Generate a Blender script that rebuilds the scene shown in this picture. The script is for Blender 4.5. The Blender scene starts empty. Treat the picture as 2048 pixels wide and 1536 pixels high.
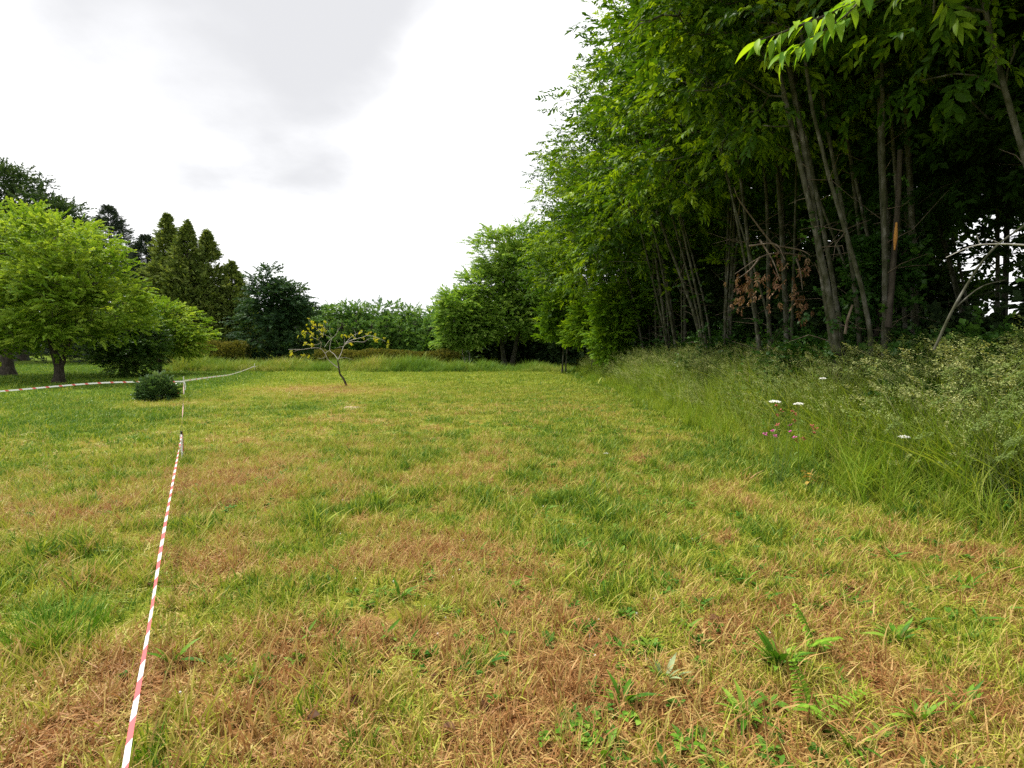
import bpy, math, random
import numpy as np
from mathutils import Vector

# ---------------------------------------------------------------- camera, sky, sun, exposure
S = bpy.context.scene
COL = S.collection
CAM_H, FPX, PITCH = 1.6, 1100.0, math.atan(78 / 1100.0)
cam_d = bpy.data.cameras.new('camera'); cam = bpy.data.objects.new('camera', cam_d); COL.objects.link(cam)
cam_d.sensor_width = 36.0; cam_d.lens = 36.0 * FPX / 2048.0
cam_d.clip_start = 0.05; cam_d.clip_end = 3000
cam.location = (0, 0, CAM_H); cam.rotation_euler = (math.pi / 2 - PITCH, 0, 0)
S.camera = cam

SUN_AZ, SUN_EL = math.radians(-58), math.radians(58)      # azimuth from straight ahead (+Y), negative = to the left
sun_vec = Vector((math.sin(SUN_AZ) * math.cos(SUN_EL), math.cos(SUN_AZ) * math.cos(SUN_EL), math.sin(SUN_EL)))
sd = bpy.data.lights.new('sun', 'SUN'); sd.energy = 5.0; sd.angle = math.radians(6); sd.color = (1.0, 0.95, 0.86)
so = bpy.data.objects.new('sun', sd); COL.objects.link(so)
so.rotation_euler = (-sun_vec).to_track_quat('-Z', 'Y').to_euler()

W = bpy.data.worlds.new('World'); S.world = W; W.use_nodes = True
nt = W.node_tree; nt.nodes.clear()
def wn(t, **k):
    n = nt.nodes.new(t)
    for a, v in k.items(): setattr(n, a, v)
    return n
L = nt.links.new
out = wn('ShaderNodeOutputWorld'); bg = wn('ShaderNodeBackground'); bg.inputs['Strength'].default_value = 0.1
sky = wn('ShaderNodeTexSky', sky_type='NISHITA', sun_disc=False, sun_elevation=SUN_EL, sun_rotation=SUN_AZ, dust_density=2.0)
tc = wn('ShaderNodeTexCoord')
sep = wn('ShaderNodeSeparateXYZ'); L(tc.outputs['Generated'], sep.inputs[0])
add = wn('ShaderNodeMath', operation='ADD'); L(sep.outputs['Z'], add.inputs[0]); add.inputs[1].default_value = 0.25
mx = wn('ShaderNodeMath', operation='MAXIMUM'); L(add.outputs[0], mx.inputs[0]); mx.inputs[1].default_value = 0.1
dv = wn('ShaderNodeVectorMath', operation='DIVIDE'); L(tc.outputs['Generated'], dv.inputs[0])
cmb = wn('ShaderNodeCombineXYZ')
for i in range(3): L(mx.outputs[0], cmb.inputs[i])
L(cmb.outputs[0], dv.inputs[1])
no = wn('ShaderNodeTexNoise'); no.inputs['Scale'].default_value = 1.5; no.inputs['Detail'].default_value = 7; no.inputs['Roughness'].default_value = 0.5
L(dv.outputs[0], no.inputs['Vector'])
# one grey bank of cloud up to the left, soft edges broken by the noise
gd = Vector((-0.53, 1.0, 0.62)).normalized()
dot = wn('ShaderNodeVectorMath', operation='DOT_PRODUCT'); L(tc.outputs['Generated'], dot.inputs[0]); dot.inputs[1].default_value = gd
nadd = wn('ShaderNodeMath', operation='MULTIPLY_ADD'); L(no.outputs['Fac'], nadd.inputs[0]); nadd.inputs[1].default_value = 0.16
L(dot.outputs['Value'], nadd.inputs[2])
mr = wn('ShaderNodeMapRange', interpolation_type='SMOOTHSTEP'); L(nadd.outputs[0], mr.inputs['Value'])
mr.inputs['From Min'].default_value = 1.020; mr.inputs['From Max'].default_value = 1.085
cr = wn('ShaderNodeValToRGB'); L(no.outputs['Fac'], cr.inputs[0])
cr.color_ramp.elements[0].position = 0.30; cr.color_ramp.elements[0].color = (7.6, 7.65, 7.8, 1)
cr.color_ramp.elements[1].position = 0.55; cr.color_ramp.elements[1].color = (10.0, 10.0, 10.0, 1)
gm = wn('ShaderNodeMix', data_type='RGBA'); L(mr.outputs[0], gm.inputs['Factor']); L(cr.outputs[0], gm.inputs['A'])
gm.inputs['B'].default_value = (5.4, 5.42, 5.55, 1)
cm = wn('ShaderNodeMix', data_type='RGBA'); cm.inputs['Factor'].default_value = 0.96
L(sky.outputs[0], cm.inputs['A']); L(gm.outputs['Result'], cm.inputs['B'])
L(cm.outputs['Result'], bg.inputs['Color']); L(bg.outputs[0], out.inputs[0])

S.view_settings.view_transform = 'Standard'; S.view_settings.look = 'None'
S.view_settings.exposure = 0.62; S.view_settings.gamma = 1.0; S.view_settings.use_curve_mapping = False
S.render.engine = 'CYCLES'
S.cycles.max_bounces = 6; S.cycles.diffuse_bounces = 3; S.cycles.glossy_bounces = 2; S.cycles.transmission_bounces = 3
S.cycles.use_denoising = False
S.cycles.sample_clamp_indirect = 4

# ---------------------------------------------------------------- helpers
rng = np.random.default_rng(7)
random.seed(7)
ROOT2 = math.sqrt(2)

def ray(px, py):
    u, v = (px - 1024) / FPX, (768 - py) / FPX
    c, s = math.cos(PITCH), math.sin(PITCH)
    return np.array([u, c + v * s, -s + v * c])
def at(px, py, d):                                   # the place at depth d (metres ahead) seen at a photo pixel
    r = ray(px, py); r = r * (d / r[1]); return np.array([r[0], r[1], CAM_H + r[2]])
def on_plane(px, py, z=0.0):
    r = ray(px, py); t = (z - CAM_H) / r[2]; return np.array([r[0] * t, r[1] * t, z])

_H = np.random.default_rng(99).random((256, 256))
def vnoise(x, y):
    x = np.asarray(x, float); y = np.asarray(y, float)
    xi = np.floor(x).astype(int); yi = np.floor(y).astype(int); fx = x - xi; fy = y - yi
    fx = fx * fx * (3 - 2 * fx); fy = fy * fy * (3 - 2 * fy)
    a = _H[xi % 256, yi % 256]; b = _H[(xi + 1) % 256, yi % 256]; c = _H[xi % 256, (yi + 1) % 256]; d = _H[(xi + 1) % 256, (yi + 1) % 256]
    return (a * (1 - fx) + b * fx) * (1 - fy) + (c * (1 - fx) + d * fx) * fy
def fbm(x, y, o=4):
    s = 0; a = .5; n = 0
    for i in range(o):
        s = s + a * vnoise(x * 2 ** i + 17.3 * i, y * 2 ** i + 5.1 * i); n += a; a *= .5
    return s / n
def sst(a, b, x):
    t = np.clip((np.asarray(x, float) - a) / (b - a), 0, 1); return t * t * (3 - 2 * t)

def edge_x(y):                                       # where the mown grass gives way to the bank
    y = np.asarray(y, float)
    return 3.35 + 0.9 * sst(6, 3.5, y) + 0.35 * (fbm(y * 0.45, 3.3, 3) - .5) + 0.1 * sst(20, 34, y)
def terrain(x, y):
    x = np.asarray(x, float); y = np.asarray(y, float)
    h = 0.07 * (fbm(x * .55 + 40, y * .55, 3) - .5) + 0.22 * (fbm(x * .11 + 9, y * .11, 2) - .5) * sst(4, 20, np.hypot(x, y))
    h = h + 0.55 * sst(0.1, 2.4, x - edge_x(y)) * sst(40, 33, y)
    h = h + 0.9 * sst(45, 120, np.hypot(x, y)) * sst(5, -30, x)
    return h

blobs = [(1190, 1010, .55, -.5), (1230, 1090, .45, -.45), (1160, 900, 1.1, -.35), (1420, 925, 1.2, -.35), (1640, 960, .9, -.4), (1280, 915, .35, .7), (1440, 1000, .35, .45),
         (930, 1100, .5, .5), (800, 1110, .35, .5), (420, 1130, .4, .5), (420, 965, .7, .4), (540, 930, .6, .35), (110, 1230, .35, -.6), (680, 1310, .12, -.6),
         (1520, 1160, .25, .2), (1480, 1270, .25, .4), (940, 1450, .25, .35), (150, 1480, .5, .25), (1700, 1230, .35, .35), (1950, 1120, .5, .45),
         (620, 780, 2.4, .45), (690, 788, 1.5, .35), (700, 816, .5, .6), (320, 815, 1.0, .6), (170, 850, 2.2, -.25), (620, 818, 1.2, -.35), (780, 812, .8, -.25),
         (880, 815, 1.5, .15), (1180, 820, 1.2, .2), (150, 1040, .8, .25), (1110, 1330, .3, .2), (1240, 1390, .2, -.4), (1300, 1290, .15, -.5), (1650, 1010, .2, .4)]
_BL = [(*on_plane(a, b)[:2], r, v) for a, b, r, v in blobs]
def dryness(x, y):
    x = np.asarray(x, float); y = np.asarray(y, float)
    r = np.hypot(x, y)
    d = 0.44 + 1.15 * (fbm(x * 3.4 + 3, y * 3.4, 4) - .5) * sst(26, 5, r) + 0.42 * (fbm(x * .8 + 60, y * .8, 3) - .5) * (1 - .5 * sst(8, 20, r))
    d = d + 0.30 * sst(5.0, 2.2, r) - 0.10 * sst(6, 14, r)
    far = sst(10, 28, y); d = d * (1 - .6 * far) + .25 * .6 * far
    left = sst(-5.2, -7.2, x + (y - 8) * .33) * sst(6.5, 10, y); d = d - .22 * left
    d = d - .25 * sst(-.8, .6, x - edge_x(y))
    for bx, by, br, v in _BL:
        d = d + (.8 if v > 0 else .5) * v * np.exp(-((x - bx) ** 2 + (y - by) ** 2) / (br * br))
    return np.clip(d, 0, 1)

class MB:                                            # collects vertices and faces, builds ONE mesh object
    def __init__(s): s.v = []; s.f = {3: [], 4: []}; s.a = []; s.m = {3: [], 4: []}; s.n = 0
    def add(s, v, f, rnd=None, mi=0):
        v = np.asarray(v, float).reshape(-1, 3); f = np.asarray(f, int)
        k = f.shape[1]; s.v.append(v); s.f[k].append(f + s.n); s.m[k].append(np.full(len(f), mi)); s.n += len(v)
        s.a.append(np.full(len(v), rnd) if np.isscalar(rnd) else (np.zeros(len(v)) if rnd is None else np.asarray(rnd, float)))
    def mesh(s, name, mats, smooth=True):
        me = bpy.data.meshes.new(name)
        V = np.concatenate(s.v); fs = []; tot = []; mi = []
        for k in (3, 4):
            if s.f[k]:
                F = np.concatenate(s.f[k]); fs.append(F.ravel()); tot.append(np.full(len(F), k)); mi.append(np.concatenate(s.m[k]))
        loops = np.concatenate(fs); tot = np.concatenate(tot); start = np.concatenate([[0], np.cumsum(tot)[:-1]])
        me.vertices.add(len(V)); me.vertices.foreach_set('co', V.astype(np.float32).ravel())
        me.loops.add(len(loops)); me.loops.foreach_set('vertex_index', loops.astype(np.int32))
        me.polygons.add(len(tot)); me.polygons.foreach_set('loop_start', start.astype(np.int32)); me.polygons.foreach_set('loop_total', tot.astype(np.int32))
        me.polygons.foreach_set('material_index', np.concatenate(mi).astype(np.int32))
        me.polygons.foreach_set('use_smooth', np.full(len(tot), smooth))
        at_ = me.attributes.new('rnd', 'FLOAT', 'POINT'); at_.data.foreach_set('value', np.concatenate(s.a).astype(np.float32))
        me.update(calc_edges=True)
        for m in (mats if isinstance(mats, (list, tuple)) else [mats]): me.materials.append(m)
        return me
    def build(s, name, mats, parent=None, loc=None, smooth=True):
        o = bpy.data.objects.new(name, s.mesh(name, mats, smooth)); COL.objects.link(o)
        if parent is not None: o.parent = parent
        if loc is not None: o.location = loc
        return o

def tag(o, label=None, cat=None, group=None, kind=None):
    if label: o['label'] = label
    if cat: o['category'] = cat
    if group: o['group'] = group
    if kind: o['kind'] = kind
    return o
def empty(name, loc, label, cat, group=None, rz=0.0):
    o = bpy.data.objects.new(name, None); COL.objects.link(o); o.empty_display_size = .2
    o.location = tuple(float(c) for c in loc); o.rotation_euler = (0, 0, rz)
    return tag(o, label, cat, group)

def tube(mb, pts, rad, k=8, rnd=0.5, cap=True):
    P = np.asarray(pts, float); n = len(P); rad = np.broadcast_to(np.asarray(rad, float), (n,))
    T = np.gradient(P, axis=0); T /= np.linalg.norm(T, axis=1)[:, None] + 1e-9
    ref = np.array([1, 0, 0]) if abs(T[0][0]) < .8 else np.array([0, 1, 0])
    a = np.linspace(0, 2 * np.pi, k, endpoint=False); V = []
    for i in range(n):
        b = ref - T[i] * (ref @ T[i]); b /= np.linalg.norm(b) + 1e-9; ref = b; c = np.cross(T[i], b)
        V.append(P[i] + rad[i] * (np.cos(a)[:, None] * b + np.sin(a)[:, None] * c))
    V = np.concatenate(V); F = []
    for i in range(n - 1):
        for j in range(k): F.append((i * k + j, i * k + (j + 1) % k, (i + 1) * k + (j + 1) % k, (i + 1) * k + j))
    mb.add(V, F, rnd)
    if cap:
        c0 = P[-1] + T[-1] * rad[-1] * .3
        mb.add(np.vstack([V[-k:], c0]), [(j, (j + 1) % k, k) for j in range(k)], rnd)
def smooth_path(pts, n):
    P = np.asarray(pts, float); m = len(P)
    if m < 3:
        t = np.linspace(0, 1, n)[:, None]; return P[0] * (1 - t) + P[-1] * t
    Q = np.vstack([2 * P[0] - P[1], P, 2 * P[-1] - P[-2]]); R = []
    for t in np.linspace(0, m - 1 - 1e-6, n):
        i = int(t); f = t - i; a, b, c, d = Q[i:i + 4]
        R.append(.5 * (2 * b + (c - a) * f + (2 * a - 5 * b + 4 * c - d) * f ** 2 + (3 * b - a - 3 * c + d) * f ** 3))
    return np.array(R)
def seg_tubes(mb, A, B, ra, rb, k=5):
    A = np.asarray(A, float); B = np.asarray(B, float); n = len(A)
    if n == 0: return
    T = B - A; T /= np.linalg.norm(T, axis=1)[:, None] + 1e-9
    ref = np.where(np.abs(T[:, :1]) < .8, [[1., 0, 0]], [[0., 1, 0]])
    b = np.cross(T, ref); b /= np.linalg.norm(b, axis=1)[:, None] + 1e-9; c = np.cross(T, b)
    a = np.linspace(0, 2 * np.pi, k, endpoint=False)
    ring = np.cos(a)[None, :, None] * b[:, None] + np.sin(a)[None, :, None] * c[:, None]
    V = np.stack([A[:, None] + ring * np.asarray(ra)[:, None, None], B[:, None] + ring * np.asarray(rb)[:, None, None]], 1)
    j = np.arange(k); q = np.stack([j, (j + 1) % k, (j + 1) % k + k, j + k], 1)
    F = (q[None] + (np.arange(n) * 2 * k)[:, None, None]).reshape(-1, 4)
    mb.add(V.reshape(-1, 3), F, .5)

# ---------------------------------------------------------------- materials
def new_mat(name):
    m = bpy.data.materials.new(name); m.use_nodes = True; t = m.node_tree; t.nodes.clear()
    return m, t, t.nodes.new, t.links.new
def ramp(t, src, stops):
    n = t.nodes.new('ShaderNodeValToRGB'); e = n.color_ramp.elements
    while len(e) < len(stops): e.new(.5)
    for i, (p, c) in enumerate(stops): e[i].position = p; e[i].color = (*c, 1)
    if src is not None: t.links.new(src, n.inputs[0])
    return n
def leaf_mat(name, stops, trans=.35, rough=.6, spec=.10, w_rnd=.3, w_tone=.75, off=0.0, tr_tint=(1.25, 1.15, .5)):
    m, t, N, K = new_mat(name)
    a = N('ShaderNodeAttribute'); a.attribute_name = 'rnd'
    b = N('ShaderNodeAttribute'); b.attribute_name = 'tone'; b.attribute_type = 'INSTANCER'
    m1 = N('ShaderNodeMath'); m1.operation = 'MULTIPLY_ADD'; K(a.outputs['Fac'], m1.inputs[0]); m1.inputs[1].default_value = w_rnd; m1.inputs[2].default_value = off
    m2 = N('ShaderNodeMath'); m2.operation = 'MULTIPLY_ADD'; K(b.outputs['Fac'], m2.inputs[0]); m2.inputs[1].default_value = w_tone; K(m1.outputs[0], m2.inputs[2])
    r = ramp(t, m2.outputs[0], stops)
    p = N('ShaderNodeBsdfPrincipled'); K(r.outputs[0], p.inputs['Base Color']); p.inputs['Roughness'].default_value = rough; p.inputs['Specular IOR Level'].default_value = spec
    o = N('ShaderNodeOutputMaterial')
    if trans > 0:
        tm = N('ShaderNodeMix'); tm.data_type = 'RGBA'; tm.blend_type = 'MULTIPLY'; tm.inputs['Factor'].default_value = 1; K(r.outputs[0], tm.inputs['A']); tm.inputs['B'].default_value = (*tr_tint, 1)
        tl = N('ShaderNodeBsdfTranslucent'); K(tm.outputs['Result'], tl.inputs[0])
        mxn = N('ShaderNodeMixShader'); mxn.inputs[0].default_value = trans; K(p.outputs[0], mxn.inputs[1]); K(tl.outputs[0], mxn.inputs[2]); K(mxn.outputs[0], o.inputs[0])
    else: K(p.outputs[0], o.inputs[0])
    return m
def noise_mat(name, stops, scale=8, stretch=(1, 1, 1), rough=.9, bump=.3, detail=6, spec=.15):
    m, t, N, K = new_mat(name)
    g = N('ShaderNodeNewGeometry'); mp = N('ShaderNodeMapping'); mp.inputs['Scale'].default_value = stretch; K(g.outputs['Position'], mp.inputs[0])
    n = N('ShaderNodeTexNoise'); n.inputs['Scale'].default_value = scale; n.inputs['Detail'].default_value = detail; K(mp.outputs[0], n.inputs['Vector'])
    r = ramp(t, n.outputs['Fac'], stops)
    p = N('ShaderNodeBsdfPrincipled'); K(r.outputs[0], p.inputs['Base Color']); p.inputs['Roughness'].default_value = rough; p.inputs['Specular IOR Level'].default_value = spec
    bu = N('ShaderNodeBump'); bu.inputs['Strength'].default_value = bump; bu.inputs['Distance'].default_value = .02; K(n.outputs['Fac'], bu.inputs['Height']); K(bu.outputs[0], p.inputs['Normal'])
    o = N('ShaderNodeOutputMaterial'); K(p.outputs[0], o.inputs[0]); return m

GRASS_STOPS = [(0, (.062, .150, .012)), (.22, (.190, .275, .018)), (.42, (.320, .365, .030)), (.58, (.380, .355, .055)), (.74, (.440, .345, .105)), (.88, (.460, .300, .110)), (1, (.320, .160, .055))]
def grass_blade_mat(name, stops, trans=.3):
    m, t, N, K = new_mat(name)
    a = N('ShaderNodeAttribute'); a.attribute_name = 'rnd'
    b = N('ShaderNodeAttribute'); b.attribute_name = 'tone'; b.attribute_type = 'INSTANCER'
    s = N('ShaderNodeMath'); s.operation = 'MULTIPLY_ADD'; K(a.outputs['Fac'], s.inputs[0]); s.inputs[1].default_value = .5; s.inputs[2].default_value = -.25
    m2 = N('ShaderNodeMath'); m2.operation = 'ADD'; K(b.outputs['Fac'], m2.inputs[0]); K(s.outputs[0], m2.inputs[1])
    r = ramp(t, m2.outputs[0], stops)
    p = N('ShaderNodeBsdfPrincipled'); K(r.outputs[0], p.inputs['Base Color']); p.inputs['Roughness'].default_value = .55; p.inputs['Specular IOR Level'].default_value = .25
    tl = N('ShaderNodeBsdfTranslucent'); K(r.outputs[0], tl.inputs[0])
    mx_ = N('ShaderNodeMixShader'); mx_.inputs[0].default_value = trans; K(p.outputs[0], mx_.inputs[1]); K(tl.outputs[0], mx_.inputs[2])
    o = N('ShaderNodeOutputMaterial'); K(mx_.outputs[0], o.inputs[0]); return m
M_GRASS = grass_blade_mat('lawn_blade', GRASS_STOPS)
M_BANK = leaf_mat('bank_blade', [(0, (.055, .135, .010)), (.4, (.165, .275, .022)), (.75, (.30, .37, .055)), (1, (.46, .43, .15))], trans=.35, w_rnd=.55, w_tone=.5)
M_SEED = leaf_mat('seed_head', [(0, (.11, .175, .040)), (.5, (.21, .27, .080)), (1, (.40, .40, .18))], trans=.25, spec=.1)
M_WEED = leaf_mat('far_weed', [(0, (.05, .13, .02)), (.5, (.13, .23, .03)), (.85, (.27, .31, .06)), (1, (.42, .35, .14))], trans=.25)
M_CHEST = leaf_mat('chestnut_leaf', [(0, (.016, .048, .005)), (.45, (.048, .115, .007)), (.72, (.165, .275, .011)), (1, (.300, .420, .016))], trans=.42, rough=.5, spec=.12)
M_BACK = leaf_mat('shaded_wood_leaf', [(0, (.014, .040, .006)), (.6, (.030, .075, .008)), (1, (.080, .150, .012))], trans=.3)  # chestnut leaf darkened for the back row: the wood's shade is in the colour
M_SAPL = leaf_mat('sunlit_sapling_leaf', [(0, (.060, .150, .008)), (.5, (.120, .240, .012)), (1, (.230, .350, .022))], trans=.42)  # young-leaf green, lightened to stand in for sun the overhang blocks
M_SPRIG = leaf_mat('sunlit_chestnut_leaf', [(0, (.075, .19, .010)), (.5, (.17, .32, .014)), (1, (.28, .44, .020))], trans=.5, rough=.5, spec=.15, w_rnd=1, w_tone=0)  # chestnut leaf lightened: sun through the bough is painted into the colour
M_MAPLE = leaf_mat('maple_leaf', [(0, (.055, .130, .010)), (.5, (.170, .285, .026)), (1, (.370, .470, .070))], trans=.4)
M_DARK = leaf_mat('dark_leaf', [(0, (.020, .045, .015)), (.6, (.040, .075, .025)), (1, (.075, .115, .040))], trans=.25)
M_BUSH = leaf_mat('bush_leaf', [(0, (.030, .075, .012)), (.6, (.060, .125, .020)), (1, (.125, .200, .035))], trans=.3, rough=.45, spec=.2)
M_CYP = leaf_mat('cypress_spray', [(0, (.026, .052, .012)), (.5, (.135, .195, .042)), (1, (.360, .420, .115))], trans=.3)
M_BLUE = leaf_mat('blue_conifer_needle', [(0, (.022, .040, .026)), (1, (.065, .090, .060))], trans=.15)
M_OAK = leaf_mat('oak_leaf', [(0, (.020, .052, .022)), (.6, (.038, .085, .032)), (1, (.075, .130, .045))], trans=.3)
M_MID = leaf_mat('wood_edge_leaf', [(0, (.060, .150, .020)), (.5, (.165, .300, .040)), (1, (.340, .470, .100))], trans=.38)
M_FAR = leaf_mat('far_leaf', [(0, (.040, .110, .024)), (.5, (.090, .190, .038)), (1, (.190, .300, .070))], trans=.3)
M_HEDGE = leaf_mat('hedge_leaf', [(0, (.070, .085, .015)), (.5, (.150, .160, .028)), (1, (.270, .240, .055))], trans=.2)
M_MOUND = leaf_mat('mound_leaf', [(0, (.022, .060, .016)), (.6, (.065, .130, .036)), (1, (.170, .250, .095))], trans=.2, rough=.35, spec=.5)
M_YELLOW = leaf_mat('yellow_leaf', [(0, (.26, .30, .02)), (1, (.50, .46, .04))], trans=.4)
M_IVY = leaf_mat('ivy_leaf', [(0, (.018, .055, .010)), (.6, (.040, .105, .016)), (1, (.090, .190, .025))], trans=.25, rough=.4, spec=.2)
M_DEAD = leaf_mat('dead_leaf', [(0, (.06, .028, .014)), (.5, (.15, .075, .038)), (1, (.30, .20, .12))], trans=.15, spec=.1)
M_PLANT = leaf_mat('weed_leaf', [(0, (.045, .130, .010)), (.6, (.100, .230, .016)), (1, (.20, .33, .040))], trans=.3, rough=.5, spec=.12, w_rnd=1, w_tone=0)
M_PALE = leaf_mat('pale_leaf', [(0, (.20, .27, .13)), (1, (.30, .36, .19))], trans=.2, w_rnd=1, w_tone=0)
M_FERN = leaf_mat('fern_leaf', [(0, (.12, .26, .02)), (1, (.24, .40, .04))], trans=.4, w_rnd=1, w_tone=0)
M_BARK = noise_mat('grey_bark', [(.28, (.018, .022, .009)), (.45, (.048, .050, .028)), (.60, (.085, .083, .066)), (.75, (.190, .185, .160))], 13, (1, 1, .45), detail=9, bump=.6)
M_BARKD = noise_mat('dark_bark', [(.3, (.022, .018, .014)), (.6, (.065, .055, .042)), (.8, (.12, .10, .08))], 14, (1, 1, .3))
M_BARKP = noise_mat('pale_twig_bark', [(.3, (.24, .22, .20)), (.6, (.46, .44, .41)), (.8, (.60, .58, .55))], 14, (1, 1, .5))
M_DEADWOOD = noise_mat('dead_wood', [(.3, (.06, .045, .030)), (.6, (.14, .11, .08)), (.8, (.27, .23, .18))], 20, (1, 1, .4))
M_SPLIT = noise_mat('torn_wood', [(.3, (.30, .13, .03)), (.7, (.55, .28, .08))], 20, (1, 1, .1))
def plain(name, col, rough=.5, spec=.3, trans=0):
    m, t, N, K = new_mat(name); p = N('ShaderNodeBsdfPrincipled'); p.inputs['Base Color'].default_value = (*col, 1)
    p.inputs['Roughness'].default_value = rough; p.inputs['Specular IOR Level'].default_value = spec
    o = N('ShaderNodeOutputMaterial')
    if trans:
        tl = N('ShaderNodeBsdfTranslucent'); tl.inputs[0].default_value = (*col, 1); q = N('ShaderNodeMixShader'); q.inputs[0].default_value = trans
        K(p.outputs[0], q.inputs[1]); K(tl.outputs[0], q.inputs[2]); K(q.outputs[0], o.inputs[0])
    else: K(p.outputs[0], o.inputs[0])
    return m
M_TW = plain('tape_white', (.72, .71, .70), .35, .4, .2); M_TR = plain('tape_red', (.62, .11, .12), .35, .4, .2)
M_STAKE = noise_mat('stake_white', [(.3, (.62, .60, .54)), (.7, (.80, .79, .75))], 30, bump=.05); M_BLACK = plain('black_cap', (.012, .012, .013), .4)
M_WHITEFL = plain('white_petal', (.82, .82, .78), .6, .2, .2); M_PINK = plain('pink_petal', (.55, .10, .34), .6, .2, .2); M_RUSTFL = plain('rust_flower', (.30, .07, .05), .7)
M_OCHRE = plain('ochre_leaf', (.40, .25, .04), .6, .2, .25); M_STEM = plain('green_stem', (.10, .16, .03), .6)
M_SOIL = noise_mat('bare_soil', [(.3, (.16, .10, .06)), (.55, (.34, .25, .17)), (.75, (.52, .43, .33))], 22, bump=.6)

# ground material: thatch and turf, dry where 'dry' is high
m, t, N, K = new_mat('turf')
a = N('ShaderNodeAttribute'); a.attribute_name = 'dry'
g = N('ShaderNodeNewGeometry')
n1 = N('ShaderNodeTexNoise'); n1.inputs['Scale'].default_value = 9; n1.inputs['Detail'].default_value = 8; n1.inputs['Roughness'].default_value = .7; K(g.outputs['Position'], n1.inputs['Vector'])
n2 = N('ShaderNodeTexNoise'); n2.inputs['Scale'].default_value = 70; n2.inputs['Detail'].default_value = 4; K(g.outputs['Position'], n2.inputs['Vector'])
q1 = N('ShaderNodeMath'); q1.operation = 'MULTIPLY_ADD'; K(n1.outputs['Fac'], q1.inputs[0]); q1.inputs[1].default_value = .7; q1.inputs[2].default_value = -.35
q2 = N('ShaderNodeMath'); q2.operation = 'ADD'; K(a.outputs['Fac'], q2.inputs[0]); K(q1.outputs[0], q2.inputs[1])
r1 = ramp(t, q2.outputs[0], [(0, (.075, .130, .012)), (.3, (.150, .185, .020)), (.5, (.20, .18, .030)), (.7, (.20, .125, .040)), (1, (.17, .072, .027))])
w = ramp(t, n2.outputs['Fac'], [(.3, (.55, .52, .48)), (.6, (1.1, 1.08, 1.0))])
mm = N('ShaderNodeMix'); mm.data_type = 'RGBA'; mm.blend_type = 'MULTIPLY'; mm.inputs['Factor'].default_value = .8; K(r1.outputs[0], mm.inputs['A']); K(w.outputs[0], mm.inputs['B'])
p = N('ShaderNodeBsdfPrincipled'); K(mm.outputs['Result'], p.inputs['Base Color']); p.inputs['Roughness'].default_value = 1; p.inputs['Specular IOR Level'].default_value = .05
bu = N('ShaderNodeBump'); bu.inputs['Strength'].default_value = .7; bu.inputs['Distance'].default_value = .02; K(n2.outputs['Fac'], bu.inputs['Height']); K(bu.outputs[0], p.inputs['Normal'])
o_ = N('ShaderNodeOutputMaterial'); K(p.outputs[0], o_.inputs[0]); M_TURF = m

# ---------------------------------------------------------------- ground sheet
def axis(lo, hi, fine, step, grow):
    a = list(np.arange(fine[0], fine[1] + 1e-6, step)); s = step
    while a[-1] < hi: s *= grow; a.append(a[-1] + s)
    s = step
    while a[0] > lo: s *= grow; a.insert(0, a[0] - s)
    return np.array(a)
gx = axis(-900, 900, (-5, 7), .12, 1.07); gy = axis(-300, 900, (0, 12), .12, 1.06)
X, Y = np.meshgrid(gx, gy, indexing='ij'); Z = terrain(X, Y)
nx, ny = X.shape; idx = np.arange(nx * ny).reshape(nx, ny)
F = np.stack([idx[:-1, :-1], idx[1:, :-1], idx[1:, 1:], idx[:-1, 1:]], -1).reshape(-1, 4)
mb = MB(); mb.add(np.stack([X, Y, Z], -1).reshape(-1, 3), F, .5); ground = mb.build('ground', M_TURF)
da = ground.data.attributes.new('dry', 'FLOAT', 'POINT'); da.data.foreach_set('value', dryness(X, Y).astype(np.float32).ravel())
tag(ground, kind='structure')

# ---------------------------------------------------------------- leaf and blade sources (never linked: only scattered as geometry)
def leaf(mb, base, yaw, pitch, roll, ln, wd, rnd, droop=.5, n=3, fold=.25, taper=.45):
    # a curved leaf with a folded midrib, pointing along +X before rotation
    s = np.linspace(0, 1, n + 1); ang = -droop * s; x = np.concatenate([[0], np.cumsum(np.cos(ang[:-1]))]) / n * ln; z = np.concatenate([[0], np.cumsum(np.sin(ang[:-1]))]) / n * ln
    w_ = wd * .5 * np.sin(np.pi * np.clip(s, .0, 1) ** (taper * 1.6 + .1)) ; w_[0] = wd * .06; w_[-1] = wd * .02
    c = np.stack([x, 0 * x, z], 1); l = c + np.stack([0 * x, w_, w_ * fold], 1); r = c + np.stack([0 * x, -w_, w_ * fold], 1)
    V = np.concatenate([c, l, r])
    cr_, sr = math.cos(roll), math.sin(roll); cp, sp = math.cos(pitch), math.sin(pitch); cy, sy = math.cos(yaw), math.sin(yaw)
    Rx = np.array([[1, 0, 0], [0, cr_, -sr], [0, sr, cr_]]); Ry = np.array([[cp, 0, -sp], [0, 1, 0], [sp, 0, cp]]); Rz = np.array([[cy, -sy, 0], [sy, cy, 0], [0, 0, 1]])
    V = V @ (Rz @ Ry @ Rx).T + np.asarray(base)
    m_ = n + 1; F = []
    for i in range(n):
        F.append((i, i + 1, m_ + i + 1, m_ + i)); F.append((i + 1, i, 2 * m_ + i, 2 * m_ + i + 1))
    mb.add(V, F, rnd)
def src(name, mb, mats): return bpy.data.objects.new(name, mb.mesh(name, mats))
R = random.random
U = random.uniform
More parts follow.
